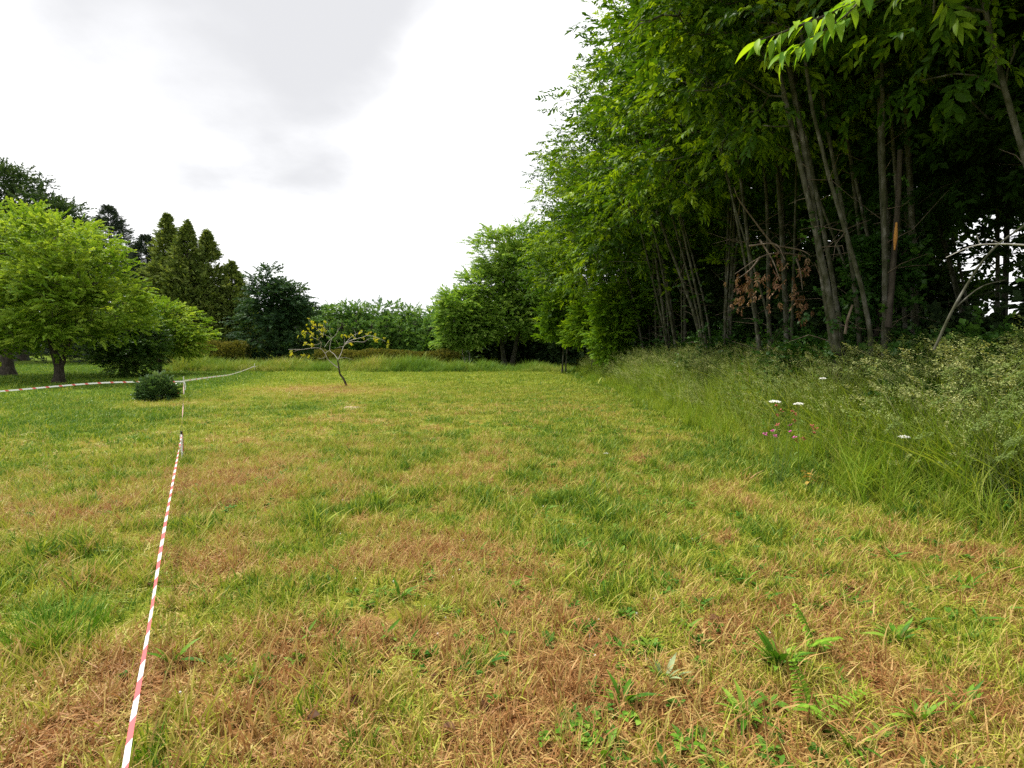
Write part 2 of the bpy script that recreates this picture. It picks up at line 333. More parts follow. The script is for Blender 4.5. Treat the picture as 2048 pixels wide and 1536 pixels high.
def sprig(n_leaf, length, ll, lw, mat, name, spread=.9, droop=.6, nseg=2, stem=.004, flat=.35, tipcl=True):
    mb = MB(); path = np.array([[0, 0, 0], [length * .5, U(-.03, .03), length * .06], [length, U(-.05, .05), U(-.06, .03)]])
    P = smooth_path(path, 8); tube(mb, P, np.linspace(stem, stem * .4, 8), 3, .1, False)
    for i in range(n_leaf):
        f = .12 + .88 * (i + .5 * R()) / n_leaf; q = P[min(7, int(f * 7.99))]; sgn = 1 if i % 2 else -1
        yaw = sgn * U(.55, 1.15) * spread * (1 - .55 * f)
        leaf(mb, q, yaw, U(-.25, .35), U(-flat, flat) * 1.5, ll * U(.75, 1.15), lw * U(.8, 1.15), R(), droop * U(.5, 1.3), nseg)
    return src(name, mb, mat)
S_CHEST = [sprig(int(U(8, 14)), U(.28, .48), U(.12, .19), U(.048, .068), M_CHEST, 'chestnut_sprig_src', spread=U(.8, 1.3), droop=U(.5, 1.2), nseg=3, flat=U(.3, .8)) for _ in range(7)]
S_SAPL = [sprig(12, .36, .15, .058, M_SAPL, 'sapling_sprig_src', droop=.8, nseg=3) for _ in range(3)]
def broad(mat, nm, ll=.085, lw=.065, n=13, length=.34, k=4): return [sprig(n, length, ll, lw, mat, nm, 1.2, .5, 2, .0035, .6) for _ in range(k)]
S_MAPLE = broad(M_MAPLE, 'maple_src', .095, .075, 14, .36)
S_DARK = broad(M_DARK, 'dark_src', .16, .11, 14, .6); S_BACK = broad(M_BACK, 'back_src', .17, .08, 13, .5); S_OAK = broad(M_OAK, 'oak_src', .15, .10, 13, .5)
S_BUSH = broad(M_BUSH, 'bush_src', .13, .06, 12, .34); S_MID = broad(M_MID, 'mid_src', .13, .075, 15, .5); S_FAR = broad(M_FAR, 'far_src', .22, .13, 13, .7)
S_IVY = broad(M_IVY, 'ivy_src', .08, .07, 9, .22); S_MOUND = broad(M_MOUND, 'mound_src', .06, .03, 14, .13); S_YEL = broad(M_YELLOW, 'yellow_src', .10, .05, 9, .14)
S_DEAD = broad(M_DEAD, 'dead_src', .14, .045, 8, .22)
def fan(mat, nm, n=16, length=.5, wd=.035, k=3):
    L_ = []
    for _ in range(k):
        mb = MB()
        for i in range(n):
            f = i / n; leaf(mb, (length * .75 * f, 0, U(-.02, .02)), (1 if i % 2 else -1) * U(.4, 1.0) * (1 - .6 * f), U(-.3, .3), U(-.6, .6), length * U(.3, .55) * (1 - .4 * f), wd * U(.7, 1.3), R(), U(.1, .9), 2)
        L_.append(src(nm, mb, mat))
    return L_
S_CYP = fan(M_CYP, 'cypress_src', 18, .55, .06); S_BLUE = fan(M_BLUE, 'blue_src', 18, .8, .06); S_HEDGE = fan(M_HEDGE, 'hedge_src', 16, .25, .03); S_FHEDGE = fan(M_FAR, 'far_hedge_src', 16, .7, .10)

def blade(mb, base, yaw, h, reach, wd, rnd, n=3, z_sag=0.0):
    s = np.linspace(0, 1, n + 1); x = reach * s ** 1.7; z = h * s * (1 - z_sag * s)
    c, s_ = math.cos(yaw), math.sin(yaw); tw = U(-1.2, 1.2); px, py = -math.sin(yaw + tw), math.cos(yaw + tw)
    w_ = wd * .5 * (1 - s ** 2.2); C = np.stack([x * c, x * s_, z], 1) + np.asarray(base); D = np.stack([w_ * px, w_ * py, 0 * w_], 1)
    V = np.empty((2 * n + 1, 3)); V[0:2 * n:2] = (C - D)[:-1]; V[1:2 * n:2] = (C + D)[:-1]; V[-1] = C[-1]
    if n > 1: mb.add(V, [(2 * i, 2 * i + 1, 2 * i + 3, 2 * i + 2) for i in range(n - 1)], rnd)
    b = mb.n - (2 * n + 1) if n > 1 else None
    if n > 1: mb.f[3].append(np.array([[2 * n - 2 + b, 2 * n - 1 + b, 2 * n + b]])); mb.m[3].append(np.zeros(1, int))
def tuft(n, rad, h0, h1, wd, lie=0.0, nm='tuft_src', mat=None, seg=3):
    mb = MB()
    for _ in range(n):
        r = rad * math.sqrt(R()); a_ = U(0, 6.283); b = (r * math.cos(a_), r * math.sin(a_), 0)
        if R() < lie:
            ln = U(h0, h1) * 1.1; blade(mb, (b[0], b[1], U(.004, .03)), U(0, 6.283), U(-.004, .022), ln, wd * U(.7, 1.2), .35 + .65 * R(), 2)
        else:
            h = U(h0, h1); blade(mb, b, U(0, 6.283), h, h * U(.1, .9), wd * U(.7, 1.25), R(), seg, U(0, .35))
    return src(nm, mb, mat or M_GRASS)
S_T0 = [tuft(13, .05, .04, .14, .0070) for _ in range(5)]
S_T1 = [tuft(15, .07, .05, .14, .0062, .7) for _ in range(5)]
S_M0 = [tuft(34, .15, .035, .11, .010, .2, seg=2) for _ in range(4)]; S_M1 = [tuft(34, .17, .05, .12, .009, .75, seg=2) for _ in range(3)]
S_F0 = [tuft(60, .38, .04, .11, .016, .2, seg=2) for _ in range(3)]
S_BL = [tuft(30, .14, .45, 1.0, .014, 0, 'bank_src', M_BANK, 4) for _ in range(3)]
def seeding(n, h0, h1, lean, pan, nm, big=1.0):
    mb = MB()
    for _ in range(n):
        a_ = U(0, 6.283); b = np.array([.12 * R() * math.cos(a_), .12 * R() * math.sin(a_), 0]); h = U(h0, h1); yaw = math.pi + U(-1.3, 1.3); rc = h * lean * U(.3, 1.4)
        s = np.linspace(0, 1, 7); C = np.stack([rc * s ** 2.2 * math.cos(yaw), rc * s ** 2.2 * math.sin(yaw), h * (s - .18 * s ** 3)], 1) + b
        tube(mb, C, np.linspace(.0022, .0012, 7), 3, .25, False)
        T = C[-1] - C[-2]; T /= np.linalg.norm(T); ya = math.atan2(T[1], T[0])
        for i in range(pan):
            f = i / pan; p0 = C[-1] + T * (-.12 * f * big + .02); sp = .035 * big * (0.25 + f)
            p0 = p0 + np.array([U(-sp, sp), U(-sp, sp), U(-sp, sp)])
            leaf2(mb, p0, ya + U(-.9, .9), U(-.5, .6), .025 * big * U(.6, 1.3), .008 * big, .3 + .7 * R())
    return src(nm, mb, [M_SEED])
def leaf2(mb, b, yaw, pitch, ln, wd, rnd):
    c, s = math.cos(yaw), math.sin(yaw); cp, sp = math.cos(pitch), math.sin(pitch); d = np.array([c * cp, s * cp, sp]); e = np.array([-s, c, U(-.6, .6)]) * wd * .5
    b = np.asarray(b); mb.add([b, b + d * ln * .45 + e, b + d * ln, b + d * ln * .45 - e], [(0, 1, 2, 3)], rnd)
S_SEED = [seeding(8, .8, 1.25, .45, 30, 'seed_src') for _ in range(3)]
S_WEED = [tuft(26, .3, .5, 1.05, .03, 0, 'weed_src', M_WEED, 3) for _ in range(3)]

# ---------------------------------------------------------------- scatter (geometry nodes, one object)
def scatter(name, pts, rot, scl, idx, sources, tone, parent=None, loc=None):
    me = bpy.data.meshes.new(name); n = len(pts); me.vertices.add(n); me.vertices.foreach_set('co', np.asarray(pts, np.float32).ravel())
    me.attributes.new('rot', 'FLOAT_VECTOR', 'POINT').data.foreach_set('vector', np.asarray(rot, np.float32).ravel())
    me.attributes.new('scl', 'FLOAT', 'POINT').data.foreach_set('value', np.asarray(scl, np.float32))
    me.attributes.new('idx', 'INT', 'POINT').data.foreach_set('value', np.asarray(idx, np.int32))
    me.attributes.new('tone', 'FLOAT', 'POINT').data.foreach_set('value', np.asarray(tone, np.float32))
    me.materials.append(sources[0].data.materials[0])
    o = bpy.data.objects.new(name, me); COL.objects.link(o)
    if parent is not None: o.parent = parent
    if loc is not None: o.location = loc
    if parent is not None: o['kind'] = 'stuff'
    md = o.modifiers.new('scatter', 'NODES'); md.node_group = scatter_group(sources); return o
_groups = {}
def scatter_group(sources):
    key = tuple(s.name for s in sources)
    if key in _groups: return _groups[key]
    gr = bpy.data.node_groups.new('scatter', 'GeometryNodeTree')
    gr.interface.new_socket('Geometry', in_out='INPUT', socket_type='NodeSocketGeometry'); gr.interface.new_socket('Geometry', in_out='OUTPUT', socket_type='NodeSocketGeometry')
    N, K = gr.nodes.new, gr.links.new
    gi = N('NodeGroupInput'); go = N('NodeGroupOutput')
    def attr(nm, ty):
        n = N('GeometryNodeInputNamedAttribute'); n.data_type = ty; n.inputs['Name'].default_value = nm; return n.outputs['Attribute']
    ar, as_, ai = attr('rot', 'FLOAT_VECTOR'), attr('scl', 'FLOAT'), attr('idx', 'INT')
    er = N('FunctionNodeEulerToRotation'); K(ar, er.inputs[0])
    jn = N('GeometryNodeJoinGeometry')
    for i, s in enumerate(sources):
        oi = N('GeometryNodeObjectInfo'); oi.inputs['Object'].default_value = s; oi.inputs['As Instance'].default_value = False
        cp = N('FunctionNodeCompare'); cp.data_type = 'INT'; cp.operation = 'EQUAL'; K(ai, cp.inputs[2]); cp.inputs[3].default_value = i
        ip = N('GeometryNodeInstanceOnPoints'); K(gi.outputs[0], ip.inputs['Points']); K(cp.outputs[0], ip.inputs['Selection']); K(oi.outputs['Geometry'], ip.inputs['Instance'])
        K(er.outputs[0], ip.inputs['Rotation']); K(as_, ip.inputs['Scale']); K(ip.outputs[0], jn.inputs[0])
    K(jn.outputs[0], go.inputs[0]); _groups[key] = gr; return gr
def dir_euler(D, roll):
    D = D / (np.linalg.norm(D, axis=1)[:, None] + 1e-9)
    return np.stack([roll, -np.arcsin(np.clip(D[:, 2], -1, 1)), np.arctan2(D[:, 1], D[:, 0])], 1)

# ---------------------------------------------------------------- lawn
def wedge(n, r0, r1, half, seed):                    # points spread over the sector of ground ahead of the camera, evenly by area
    g_ = np.random.default_rng(seed); r = np.sqrt(r0 * r0 + (r1 * r1 - r0 * r0) * g_.random(n)); a_ = (g_.random(n) * 2 - 1) * math.radians(half)
    return r * np.sin(a_), r * np.cos(a_), g_
def lawn(name, n, r0, r1, seed, ups, flats, s0, s1):
    x, y, g_ = wedge(n, r0, r1, 52, seed)
    k = x < edge_x(y) + .9; x, y = x[k], y[k]; n = len(x); d = dryness(x, y)
    fl = g_.random(n) < .8 * d ** 1.1
    lush = .72 + .8 * np.clip(.5 - d, 0, 1) + 1.5 * np.clip(fbm(x * 3.6 + 8, y * 3.6, 3) - .5, -.22, 1) * g_.uniform(.5, 1.6, n) + .6 * sst(-.5, .5, x - edge_x(y))
    idx = np.where(fl, len(ups) + g_.integers(0, max(1, len(flats)), n), g_.integers(0, len(ups), n)) if flats else g_.integers(0, len(ups), n)
    sc = g_.uniform(s0, s1, n) * np.where(fl, 1, lush)
    tone = np.clip(d * .95 + g_.normal(0, .2, n) * sst(40, 6, np.hypot(x, y)) + .35 * (fbm(x * 7, y * 7, 2) - .5), 0, .97)
    o = scatter(name, np.stack([x, y, terrain(x, y) - .004], 1), np.stack([g_.normal(0, .12, n), g_.normal(0, .12, n), g_.random(n) * 6.283], 1), sc, idx, ups + flats, tone)
    tag(o, 'short dry mown grass mixing green blades and straw across the field', 'grass', kind='stuff'); return o
lawn('lawn_grass', 36000, 1.2, 9.5, 11, S_T0, S_T1, .8, 1.3)
lawn('lawn_grass', 24000, 9.0, 21, 12, S_M0, S_M1, .8, 1.25)
lawn('lawn_grass', 26000, 20, 60, 13, S_F0, [], .75, 1.25)

def herb_src(n, ln, wd, mat, up=.5):
    mb = MB()
    for i in range(n): leaf(mb, (U(-.02, .02), U(-.02, .02), U(0, .02)), i * 2.4 + U(-.4, .4), U(.05, up), U(-.5, .5), ln * U(.5, 1.2), wd * U(.7, 1.2), R(), U(.2, 1.0), 3)
    return src('herb_src', mb, mat)
M_HERB = leaf_mat('lawn_herb_leaf', [(0, (.030, .105, .012)), (.5, (.070, .180, .016)), (1, (.170, .270, .040))], trans=.3)
S_HERB = [herb_src(9, .07, .022, M_HERB), herb_src(14, .045, .024, M_HERB, .9), herb_src(7, .11, .018, M_HERB, 1.0), herb_src(16, .03, .026, M_HERB, 1.1)]
x, y, g_ = wedge(9000, 1.4, 16, 48, 31); kk = fbm(x * 1.1 + 33, y * 1.1, 3) + .30 * np.exp(-((x - .7 - .03 * y) / .75) ** 2) + .12 * sst(-.5, 1.5, x) - .22 * sst(5, 15, np.hypot(x, y)) * 0
k = (kk + g_.normal(0, .06, len(x)) > .56) & (x < edge_x(y) + .2); x, y = x[k], y[k]; n = len(x)
o = scatter('lawn_weeds', np.stack([x, y, terrain(x, y) + .01], 1), np.stack([g_.normal(0, .15, n), g_.normal(0, .15, n), g_.random(n) * 6.283], 1), g_.uniform(.5, 1.25, n), g_.integers(0, 4, n), S_HERB, g_.random(n))
tag(o, 'low broad-leaved weeds and clover mixed through the lawn', 'weeds', kind='stuff')

# ---------------------------------------------------------------- tall grass bank at the right
g_ = np.random.default_rng(21); n = 5200
y = 2.4 + 31.5 * g_.random(n) ** 1.25; x = edge_x(y) + .05 + 4.2 * g_.random(n); dx = x - edge_x(y)
endfade = sst(33.5, 30.5, y + 1.2 * np.abs(g_.normal(0, .4, n)))
sc = (.42 + .62 * sst(.0, 1.2, dx)) * (1 + .2 * sst(9, 5, y)) * g_.uniform(.7, 1.15, n) * (.45 + .55 * endfade)
tone = np.clip(.15 + .85 * fbm(x * .9, y * .9, 3) * g_.uniform(.6, 1.2, n), 0, 1)
o = scatter('bank_grass', np.stack([x, y, terrain(x, y)], 1), np.stack([np.clip(g_.normal(0, .2, n), -.3, .3), np.clip(g_.normal(-.08, .2, n), -.35, .3), g_.random(n) * 6.283], 1), np.minimum(sc * (.55 + .9 * fbm(x * 1.6, y * 1.6 + 4, 3)), 1.15), g_.integers(0, 3, n), S_BL, tone)
tag(o, 'tall rank green grass growing on the bank below the trees', 'grass', kind='stuff')
n = 1350; y = 2.6 + 30.5 * g_.random(n) ** 1.2; x = edge_x(y) + .35 + 2.6 * g_.random(n); dx = x - edge_x(y)
sc = (.55 + .5 * sst(.1, 1.3, dx)) * (1 + .22 * sst(9, 5, y)) * g_.uniform(.75, 1.12, n) * sst(34, 28, y) ** .4
o = scatter('seeding_grass', np.stack([x, y, terrain(x, y)], 1), np.stack([0 * x, g_.normal(-.05, .1, n), g_.normal(.3, .7, n)], 1), sc, g_.integers(0, 3, n), S_SEED, g_.random(n))
tag(o, 'feathery pale seed heads standing over the tall bank grass', 'grass', kind='stuff')

def stalk_src(h, n, ll, lw, mat):
    mb = MB(); tube(mb, [(0, 0, 0), (.02, 0, h * .5), (.06, .02, h)], [.005, .004, .002], 4, .3)
    for i in range(n):
        f = (i + 1) / n
        for sg in (0, 3.14): leaf(mb, (.05 * f * f, .015 * f, h * f), i * 1.57 + sg + U(-.3, .3), U(-.1, .5), U(-.4, .4), ll * (1.1 - .6 * f) * U(.8, 1.2), lw * (1.1 - .6 * f), R(), U(.4, 1.1), 3)
    return src('stalk_src', mb, mat)
M_NET = leaf_mat('nettle_leaf', [(0, (.028, .085, .012)), (.6, (.065, .150, .020)), (1, (.140, .240, .040))], trans=.3)
S_NET = [stalk_src(U(.6, .9), 9, .11, .05, M_NET) for _ in range(3)] + [stalk_src(U(.3, .5), 5, .2, .06, M_NET)]
n = 1500; y = 2.8 + 30 * g_.random(n) ** 1.2; x = edge_x(y) + .15 + 3.6 * g_.random(n); k = fbm(x * 1.1 + 70, y * 1.1, 3) > .53; x, y = x[k], y[k]; n = len(x); dx = x - edge_x(y)
o = scatter('bank_nettles', np.stack([x, y, terrain(x, y)], 1), np.stack([g_.normal(0, .15, n), g_.normal(-.05, .15, n), g_.random(n) * 6.283], 1), (.5 + .75 * sst(.1, 1.4, dx)) * g_.uniform(.7, 1.25, n), g_.integers(0, 4, n), S_NET, g_.random(n))
tag(o, 'leafy nettles and docks growing in patches among the tall bank grass', 'weeds', kind='stuff')

# weeds along the far end of the field
n = 2100; x = g_.uniform(-21, 3.6, n); y = 32.6 + 3.6 * g_.random(n) + .5 * fbm(x * .4, 1.0 + 0 * x, 2)
sc = (.40 + .75 * sst(32.2, 34.5, y)) * g_.uniform(.5, 1.25, n) * (.30 + 1.05 * fbm(x * .7, y * .4, 3)) * (1 - .4 * sst(-4, 0, x))
o = scatter('far_weeds', np.stack([x, y, terrain(x, y)], 1), np.stack([g_.normal(0, .08, n), g_.normal(0, .08, n), g_.random(n) * 6.283], 1), sc, g_.integers(0, 3, n), S_WEED, np.clip(fbm(x * .35, y * .35 + 7, 3) * 1.1 + g_.normal(0, .12, n), 0, 1))
tag(o, 'uncut strip of tall weeds along the far end of the field', 'weeds', kind='stuff')

# ---------------------------------------------------------------- trees
def ell_points(lobes, n, g_, shell=.55, zmin=None, base_z=0):
    L_ = np.array(lobes, float); w_ = (L_[:, 3] * L_[:, 4] * L_[:, 5]) ** .75; w_ /= w_.sum(); out_ = []; ctr = []
    while len(out_) < n:
        i = g_.choice(len(L_), p=w_); d = g_.normal(size=3); d /= np.linalg.norm(d)
        r = shell + (1 - shell) * g_.random() if g_.random() < .8 else g_.random() * shell
        p = L_[i, :3] + d * r * L_[i, 3:]
        if zmin is not None and p[2] < zmin: continue
        out_.append(p); ctr.append(L_[i, :3])
    return np.array(out_), np.array(ctr)
def skeleton(trunk_nodes, C, g_, rtip=.008, rmax=.12, sag=.05):
    # joins every clump centre to the nearest part of the growing tree; returns tapered limb segments
    P = [np.asarray(p, float) for p in trunk_nodes]; parent = [-1] * len(P); path = [0.0] * len(P)
    dmin = np.min(np.linalg.norm(C[:, None] - np.array(P)[None], axis=2), axis=1); order = np.argsort(dmin)
    A = np.zeros((len(P) + 3 * len(C), 3)); A[:len(P)] = P; pl = np.zeros(len(A)); n = len(P); nt0 = n
    par = np.full(len(A), -1)
    for i in order:
        c = C[i]; d = np.linalg.norm(A[:n] - c, axis=1); up = np.clip(A[:n, 2] - c[2], 0, None)
        j = int(np.argmin(d + .3 * pl[:n] + .8 * up)); q = A[j]; v = c - q; ln = np.linalg.norm(v)
        m1 = q + v * .35 + g_.normal(0, .06, 3) * ln + np.array([0, 0, .10 * ln]); m2 = q + v * .7 + g_.normal(0, .05, 3) * ln + np.array([0, 0, .08 * ln])
        for p_, k in ((m1, .35), (m2, .7), (c, 1)):
            A[n] = p_; par[n] = j; pl[n] = pl[j] + np.linalg.norm(p_ - A[j]); j = n; n += 1
    cnt = np.ones(n)
    for k in range(n - 1, nt0 - 1, -1):
        if par[k] >= nt0: cnt[par[k]] += cnt[k] * .45
    r = np.minimum(rtip * cnt ** .62, rmax); ch = np.arange(nt0, n); pa = par[nt0:n]
    ra = np.where(pa >= nt0, r[pa], np.minimum(r[ch] * 1.15, rmax))
    return A[pa], A[ch], ra, r[ch]
def crown_points(C, ctr, per, rad, g_, flat=.6, droop=-.1, up=.15, out_w=1.0, jit=.7, scl=(.8, 1.2)):
    n = len(C) * per; ci = np.repeat(np.arange(len(C)), per); off = g_.normal(size=(n, 3)) * np.array([1, 1, flat]) * rad * .55
    P = C[ci] + off; o = P - ctr[ci]; o /= np.linalg.norm(o, axis=1)[:, None] + 1e-9
    of = off / (np.linalg.norm(off, axis=1)[:, None] + 1e-9)
    D = out_w * o + .7 * of + jit * g_.normal(size=(n, 3)) * .6; D[:, 2] = D[:, 2] * .6 + up + droop
    return P, dir_euler(D, g_.normal(0, .55, n)), g_.uniform(*scl, n), np.clip(np.repeat(g_.random(len(C)), per) * .65 + .35 * g_.random(n), 0, 1)

def tree(name, base, label, cat, trunk, lobes, clumps, per, rad, sources, bark=None, seed=1, group=None, r0=.18, zmin=None, shell=.55, flat=.6, scl=(.85, 1.25), limb=.1, up=.15, droop=-.1, jit=.7, k=8, ivy=0):
    # trunk: list of polylines in local coordinates (one for a single trunk); lobes: ellipsoids in local coordinates
    g_ = np.random.default_rng(seed); bark = bark or M_BARKD; root = empty(name, base, label, cat, group)
    nodes = []
    for i, tp in enumerate(trunk):
        Pp = smooth_path(tp, 12); mb = MB(); rr = r0 * (1 if i == 0 else g_.uniform(.38, .95)); f = np.linspace(0, 1, 12)
        rad_ = rr * (1 - .72 * f) * (1 + .55 * np.exp(-f * 18)); tube(mb, Pp, rad_, k)
        mb.build('trunk', bark, root); nodes += list(Pp[4:])
    C, ctr = ell_points(lobes, clumps, g_, shell, zmin)
    A, B, ra, rb = skeleton(nodes, C, g_, rmax=limb); mb = MB(); seg_tubes(mb, A, B, ra, rb, 5); mb.build('branches', bark, root)['kind'] = 'stuff'
    P, rot, sc_, tone = crown_points(C, ctr, per, rad * .85, g_, flat * .7, droop, up, jit=jit, scl=scl)
    cr_ = scatter('crown', P, rot, sc_, g_.integers(0, len(sources), len(P)), sources, tone, root)
    if ivy:                                          # ivy climbing the feet of the stems, small shoots higher up
        IP = []
        for tp in trunk:
            Q = smooth_path(tp, 60); top = g_.uniform(.10, .32) if g_.random() < .75 else .04
            ii = (g_.random(ivy) ** 1.5 * top * 59).astype(int); IP.append(Q[ii] + g_.normal(0, .075, (ivy, 3)) * np.array([1, 1, .7]))
            ii = (g_.uniform(.08, .5, 10) * 59).astype(int); IP.append(Q[ii] + g_.normal(0, .16, (10, 3)))
        IP = np.concatenate(IP); IP[:, 2] = np.maximum(IP[:, 2], .02); D = g_.normal(0, 1, (len(IP), 3)); D[:, 2] = D[:, 2] * .5 - .1
        scatter('ivy', IP, dir_euler(D, g_.normal(0, .6, len(IP))), g_.uniform(.5, 1.0, len(IP)), g_.integers(0, len(S_IVY), len(IP)), S_IVY, g_.random(len(IP)), root)
        A2 = []; B2 = []
        for tp in trunk:                             # dead side twigs on the shaded stems
            Q = smooth_path(tp, 40)
            for _ in range(7):
                a2 = Q[int(g_.uniform(4, 24))]; e = g_.normal(0, 1, 3); e[2] = e[2] * .5 + .3; e /= np.linalg.norm(e); l_ = g_.uniform(.2, .85); m_ = a2 + e * l_ * .5; A2 += [a2, m_]; B2 += [m_, m_ + (e + g_.normal(0, .35, 3)) * l_ * .5]
        mb = MB(); seg_tubes(mb, A2, B2, np.tile([.008, .005], len(A2) // 2), np.tile([.005, .002], len(A2) // 2), 4); mb.build('dead_twigs', M_DEADWOOD, root)['kind'] = 'stuff'
    return root
def ground_at(px, d): 
    x_ = (px - 1024) / FPX * d; return np.array([x_, d, float(terrain(x_, d)) - .03])

# --- left: maples and bush on the lawn
b = ground_at(115, 23)
tree('maple_tree', b, 'round yellow-green maple with dark forked trunk behind the red and white tape', 'tree',
     [[(0, 0, 0), (.05, 0, .7), (-.25, .1, 1.6), (-.5, .2, 3.4), (-.3, 0, 5.2)], [(0, 0, .3), (.25, 0, .9), (.7, -.2, 1.7), (1.3, -.3, 3.0), (1.7, 0, 4.2)], [(0, 0, .3), (.1, .1, 1.0), (.3, .3, 2.0), (.4, .5, 4.8)]],
     [(-.3, 0, 5.1, 2.7, 2.4, 2.1), (-1.7, .2, 3.4, 2.4, 2.4, 1.9), (1.4, -.2, 3.6, 2.3, 2.3, 1.9), (.2, -.9, 2.2, 2.0, 1.6, 1.1), (2.3, .2, 2.7, 1.3, 1.4, 1.1), (-2.2, -.4, 1.9, 1.4, 1.4, .9)],
     430, 14, .5, S_MAPLE, seed=3, r0=.20, zmin=.95, limb=.09)
b = ground_at(14, 28.5)
tree('maple_tree', b, 'larger pale green maple with thick straight trunk at the left edge', 'tree',
     [[(0, 0, 0), (0, 0, 1.2), (.1, 0, 2.6), (-.2, 0, 5), (0, 0, 7.5)]],
     [(-1, 0, 6.4, 4.2, 3.4, 2.7), (1.9, .2, 6.0, 3.2, 2.8, 2.6), (-3, 0, 4.2, 3.2, 3, 1.8), (2.4, 0, 3.8, 2.4, 2.2, 1.6)],
     420, 13, .6, S_MAPLE, seed=4, r0=.30, zmin=2.2, limb=.12)
b = ground_at(250, 27.5)
tree('laurel_bush', b, 'dark glossy bush reaching the ground between the maple and the mown lawn', 'bush',
     [[(0, 0, 0), (.1, 0, .6), (-.2, 0, 1.6)], [(0, 0, 0), (.3, 0, .6), (.7, 0, 1.7)]],
     [(.1, 0, 1.2, 1.5, 1.3, 1.15), (-.5, .2, 2.0, 1.3, 1.2, 1.0), (.7, .2, 2.0, 1.1, 1.1, 1.0)], 190, 12, .35, S_BUSH, seed=5, r0=.09, zmin=.12)
b = ground_at(318, 30.5)
tree('lime_green_tree', b, 'small lime-green tree leaning right behind the dark bush', 'tree',
     [[(0, 0, 0), (.1, 0, 1), (.4, 0, 2.2), (.8, 0, 3.2)]],
     [(.3, 0, 2.9, 2.0, 1.6, 1.2), (1.4, -.2, 2.0, 1.5, 1.3, .9), (-.8, 0, 2.9, 1.4, 1.4, 1.0)], 200, 13, .45, S_MAPLE, seed=6, r0=.12, zmin=.8)
# --- left background
b = ground_at(40, 50)
tree('dark_tree', b, 'tall dark broadleaf tree rising behind the maples at upper left', 'tree',
     [[(0, 0, 0), (0, 0, 4), (.3, 0, 9), (0, 0, 14)]],
     [(-1, 0, 13.2, 5, 4, 4.4), (3.0, 0, 11.6, 4, 4, 4.0), (-5, 0, 11.5, 5, 4, 4), (4.6, 0, 8.4, 3.4, 3, 3.8)], 620, 20, .9, S_DARK, seed=7, r0=.5, limb=.25, zmin=2)
def conifer(name, px, d, ytop, wpx, label, sources, seed, tiers=26, per=10, cat='conifer', blunt=.85, bark=None, zlow=.4, group=None, swell=.55):
    b = ground_at(px, d); H = CAM_H + (690 - ytop) / FPX * d - b[2]; Rb = wpx / 2 / FPX * d; g_ = np.random.default_rng(seed)
    root = empty(name, b, label, cat, group); mb = MB(); tube(mb, smooth_path([(0, 0, 0), (.05, 0, H * .5), (0, 0, H * .97)], 9), np.linspace(.02 * H, .01, 9), 7); mb.build('trunk', bark or M_BARKD, root)
    C = []; A = []
    n = int(tiers * 9)
    for i in range(n):
        f = g_.random() ** 1.05; z = zlow + (H - zlow) * f; a_ = g_.random() * 6.283; prof = (1 - f ** (1 / (1 - swell + .02)) if False else (1 - f) ** blunt)
        r = Rb * prof * (.62 + .42 * g_.random()) * (1 + .12 * math.sin(3 * a_ + seed)) + .05
        C.append((r * math.cos(a_), r * math.sin(a_), z)); A.append((0, 0, min(H * .95, z * .97 + .02)))
    C = np.array(C); A = np.array(A); mb = MB(); seg_tubes(mb, A, C, np.full(n, .03), np.full(n, .008), 4); mb.build('branches', bark or M_BARKD, root)['kind'] = 'stuff'
    ci = np.repeat(np.arange(n), per); m_ = len(ci); P = C[ci] * 1.0; P[:, :2] *= np.where(g_.random(m_) < .1, g_.uniform(1.05, 1.3, m_), g_.uniform(.55, 1.06, m_))[:, None]; P += g_.normal(0, 1, (m_, 3)) * ((.10 * Rb + .08) * np.clip(1.1 - P[:, 2:3] / H, .05, 1))
    D = P.copy(); D[:, 2] = 0; D /= np.linalg.norm(D, axis=1)[:, None] + 1e-9; D += g_.normal(0, .45, (m_, 3)); D[:, 2] += .45
    tone = np.clip(np.repeat(g_.random(n), per) * .6 + .4 * g_.random(m_), 0, 1)
    scatter('crown', P, dir_euler(D, g_.normal(0, .8, m_)), g_.uniform(.7, 1.15, m_) * (1.15 - .62 * P[:, 2] / H), g_.integers(0, len(sources), m_), sources, tone, root); return root
conifer('spruce_tree', 232, 50, 420, 250, 'dark grey-green conifer with ragged top right of the tall dark tree', S_BLUE, 31, 38, 16, blunt=.8)
conifer('spruce_tree', 303, 49, 478, 180, 'small dark conifer between the ragged conifer and the olive cypresses', S_BLUE, 32, 34, 16, blunt=.75)
conifer('cypress_tree', 347, 46, 436, 185, 'tallest olive cypress at the left of the cypress clump', S_CYP, 33, 60, 22, blunt=.92)
conifer('cypress_tree', 384, 45, 448, 170, 'olive cypress with blunt top in the middle of the cypress clump', S_CYP, 34, 60, 20, blunt=.92)
conifer('cypress_tree', 424, 46.5, 466, 165, 'narrow olive cypress right of the two tallest ones', S_CYP, 35, 54, 20, blunt=.92)
conifer('cypress_tree', 470, 46, 526, 135, 'lowest olive cypress at the right end of the clump', S_CYP, 36, 38, 20, blunt=.9)
b = ground_at(555, 42)
tree('oak_tree', b, 'dark bluish oak with pointed crown right of the cypresses', 'tree', [[(0, 0, 0), (0, 0, 2), (.1, 0, 4.2), (0, 0, 6.6)]],
     [(0, 0, 2.6, 3.1, 2.4, 2.2), (.2, 0, 4.5, 2.6, 2.0, 1.9), (-.5, 0, 6.0, 1.2, 1.1, 1.6), (1.5, 0, 5.4, 1.0, 1.0, 1.1)], 300, 12, .5, S_OAK, seed=41, r0=.22, zmin=.5)
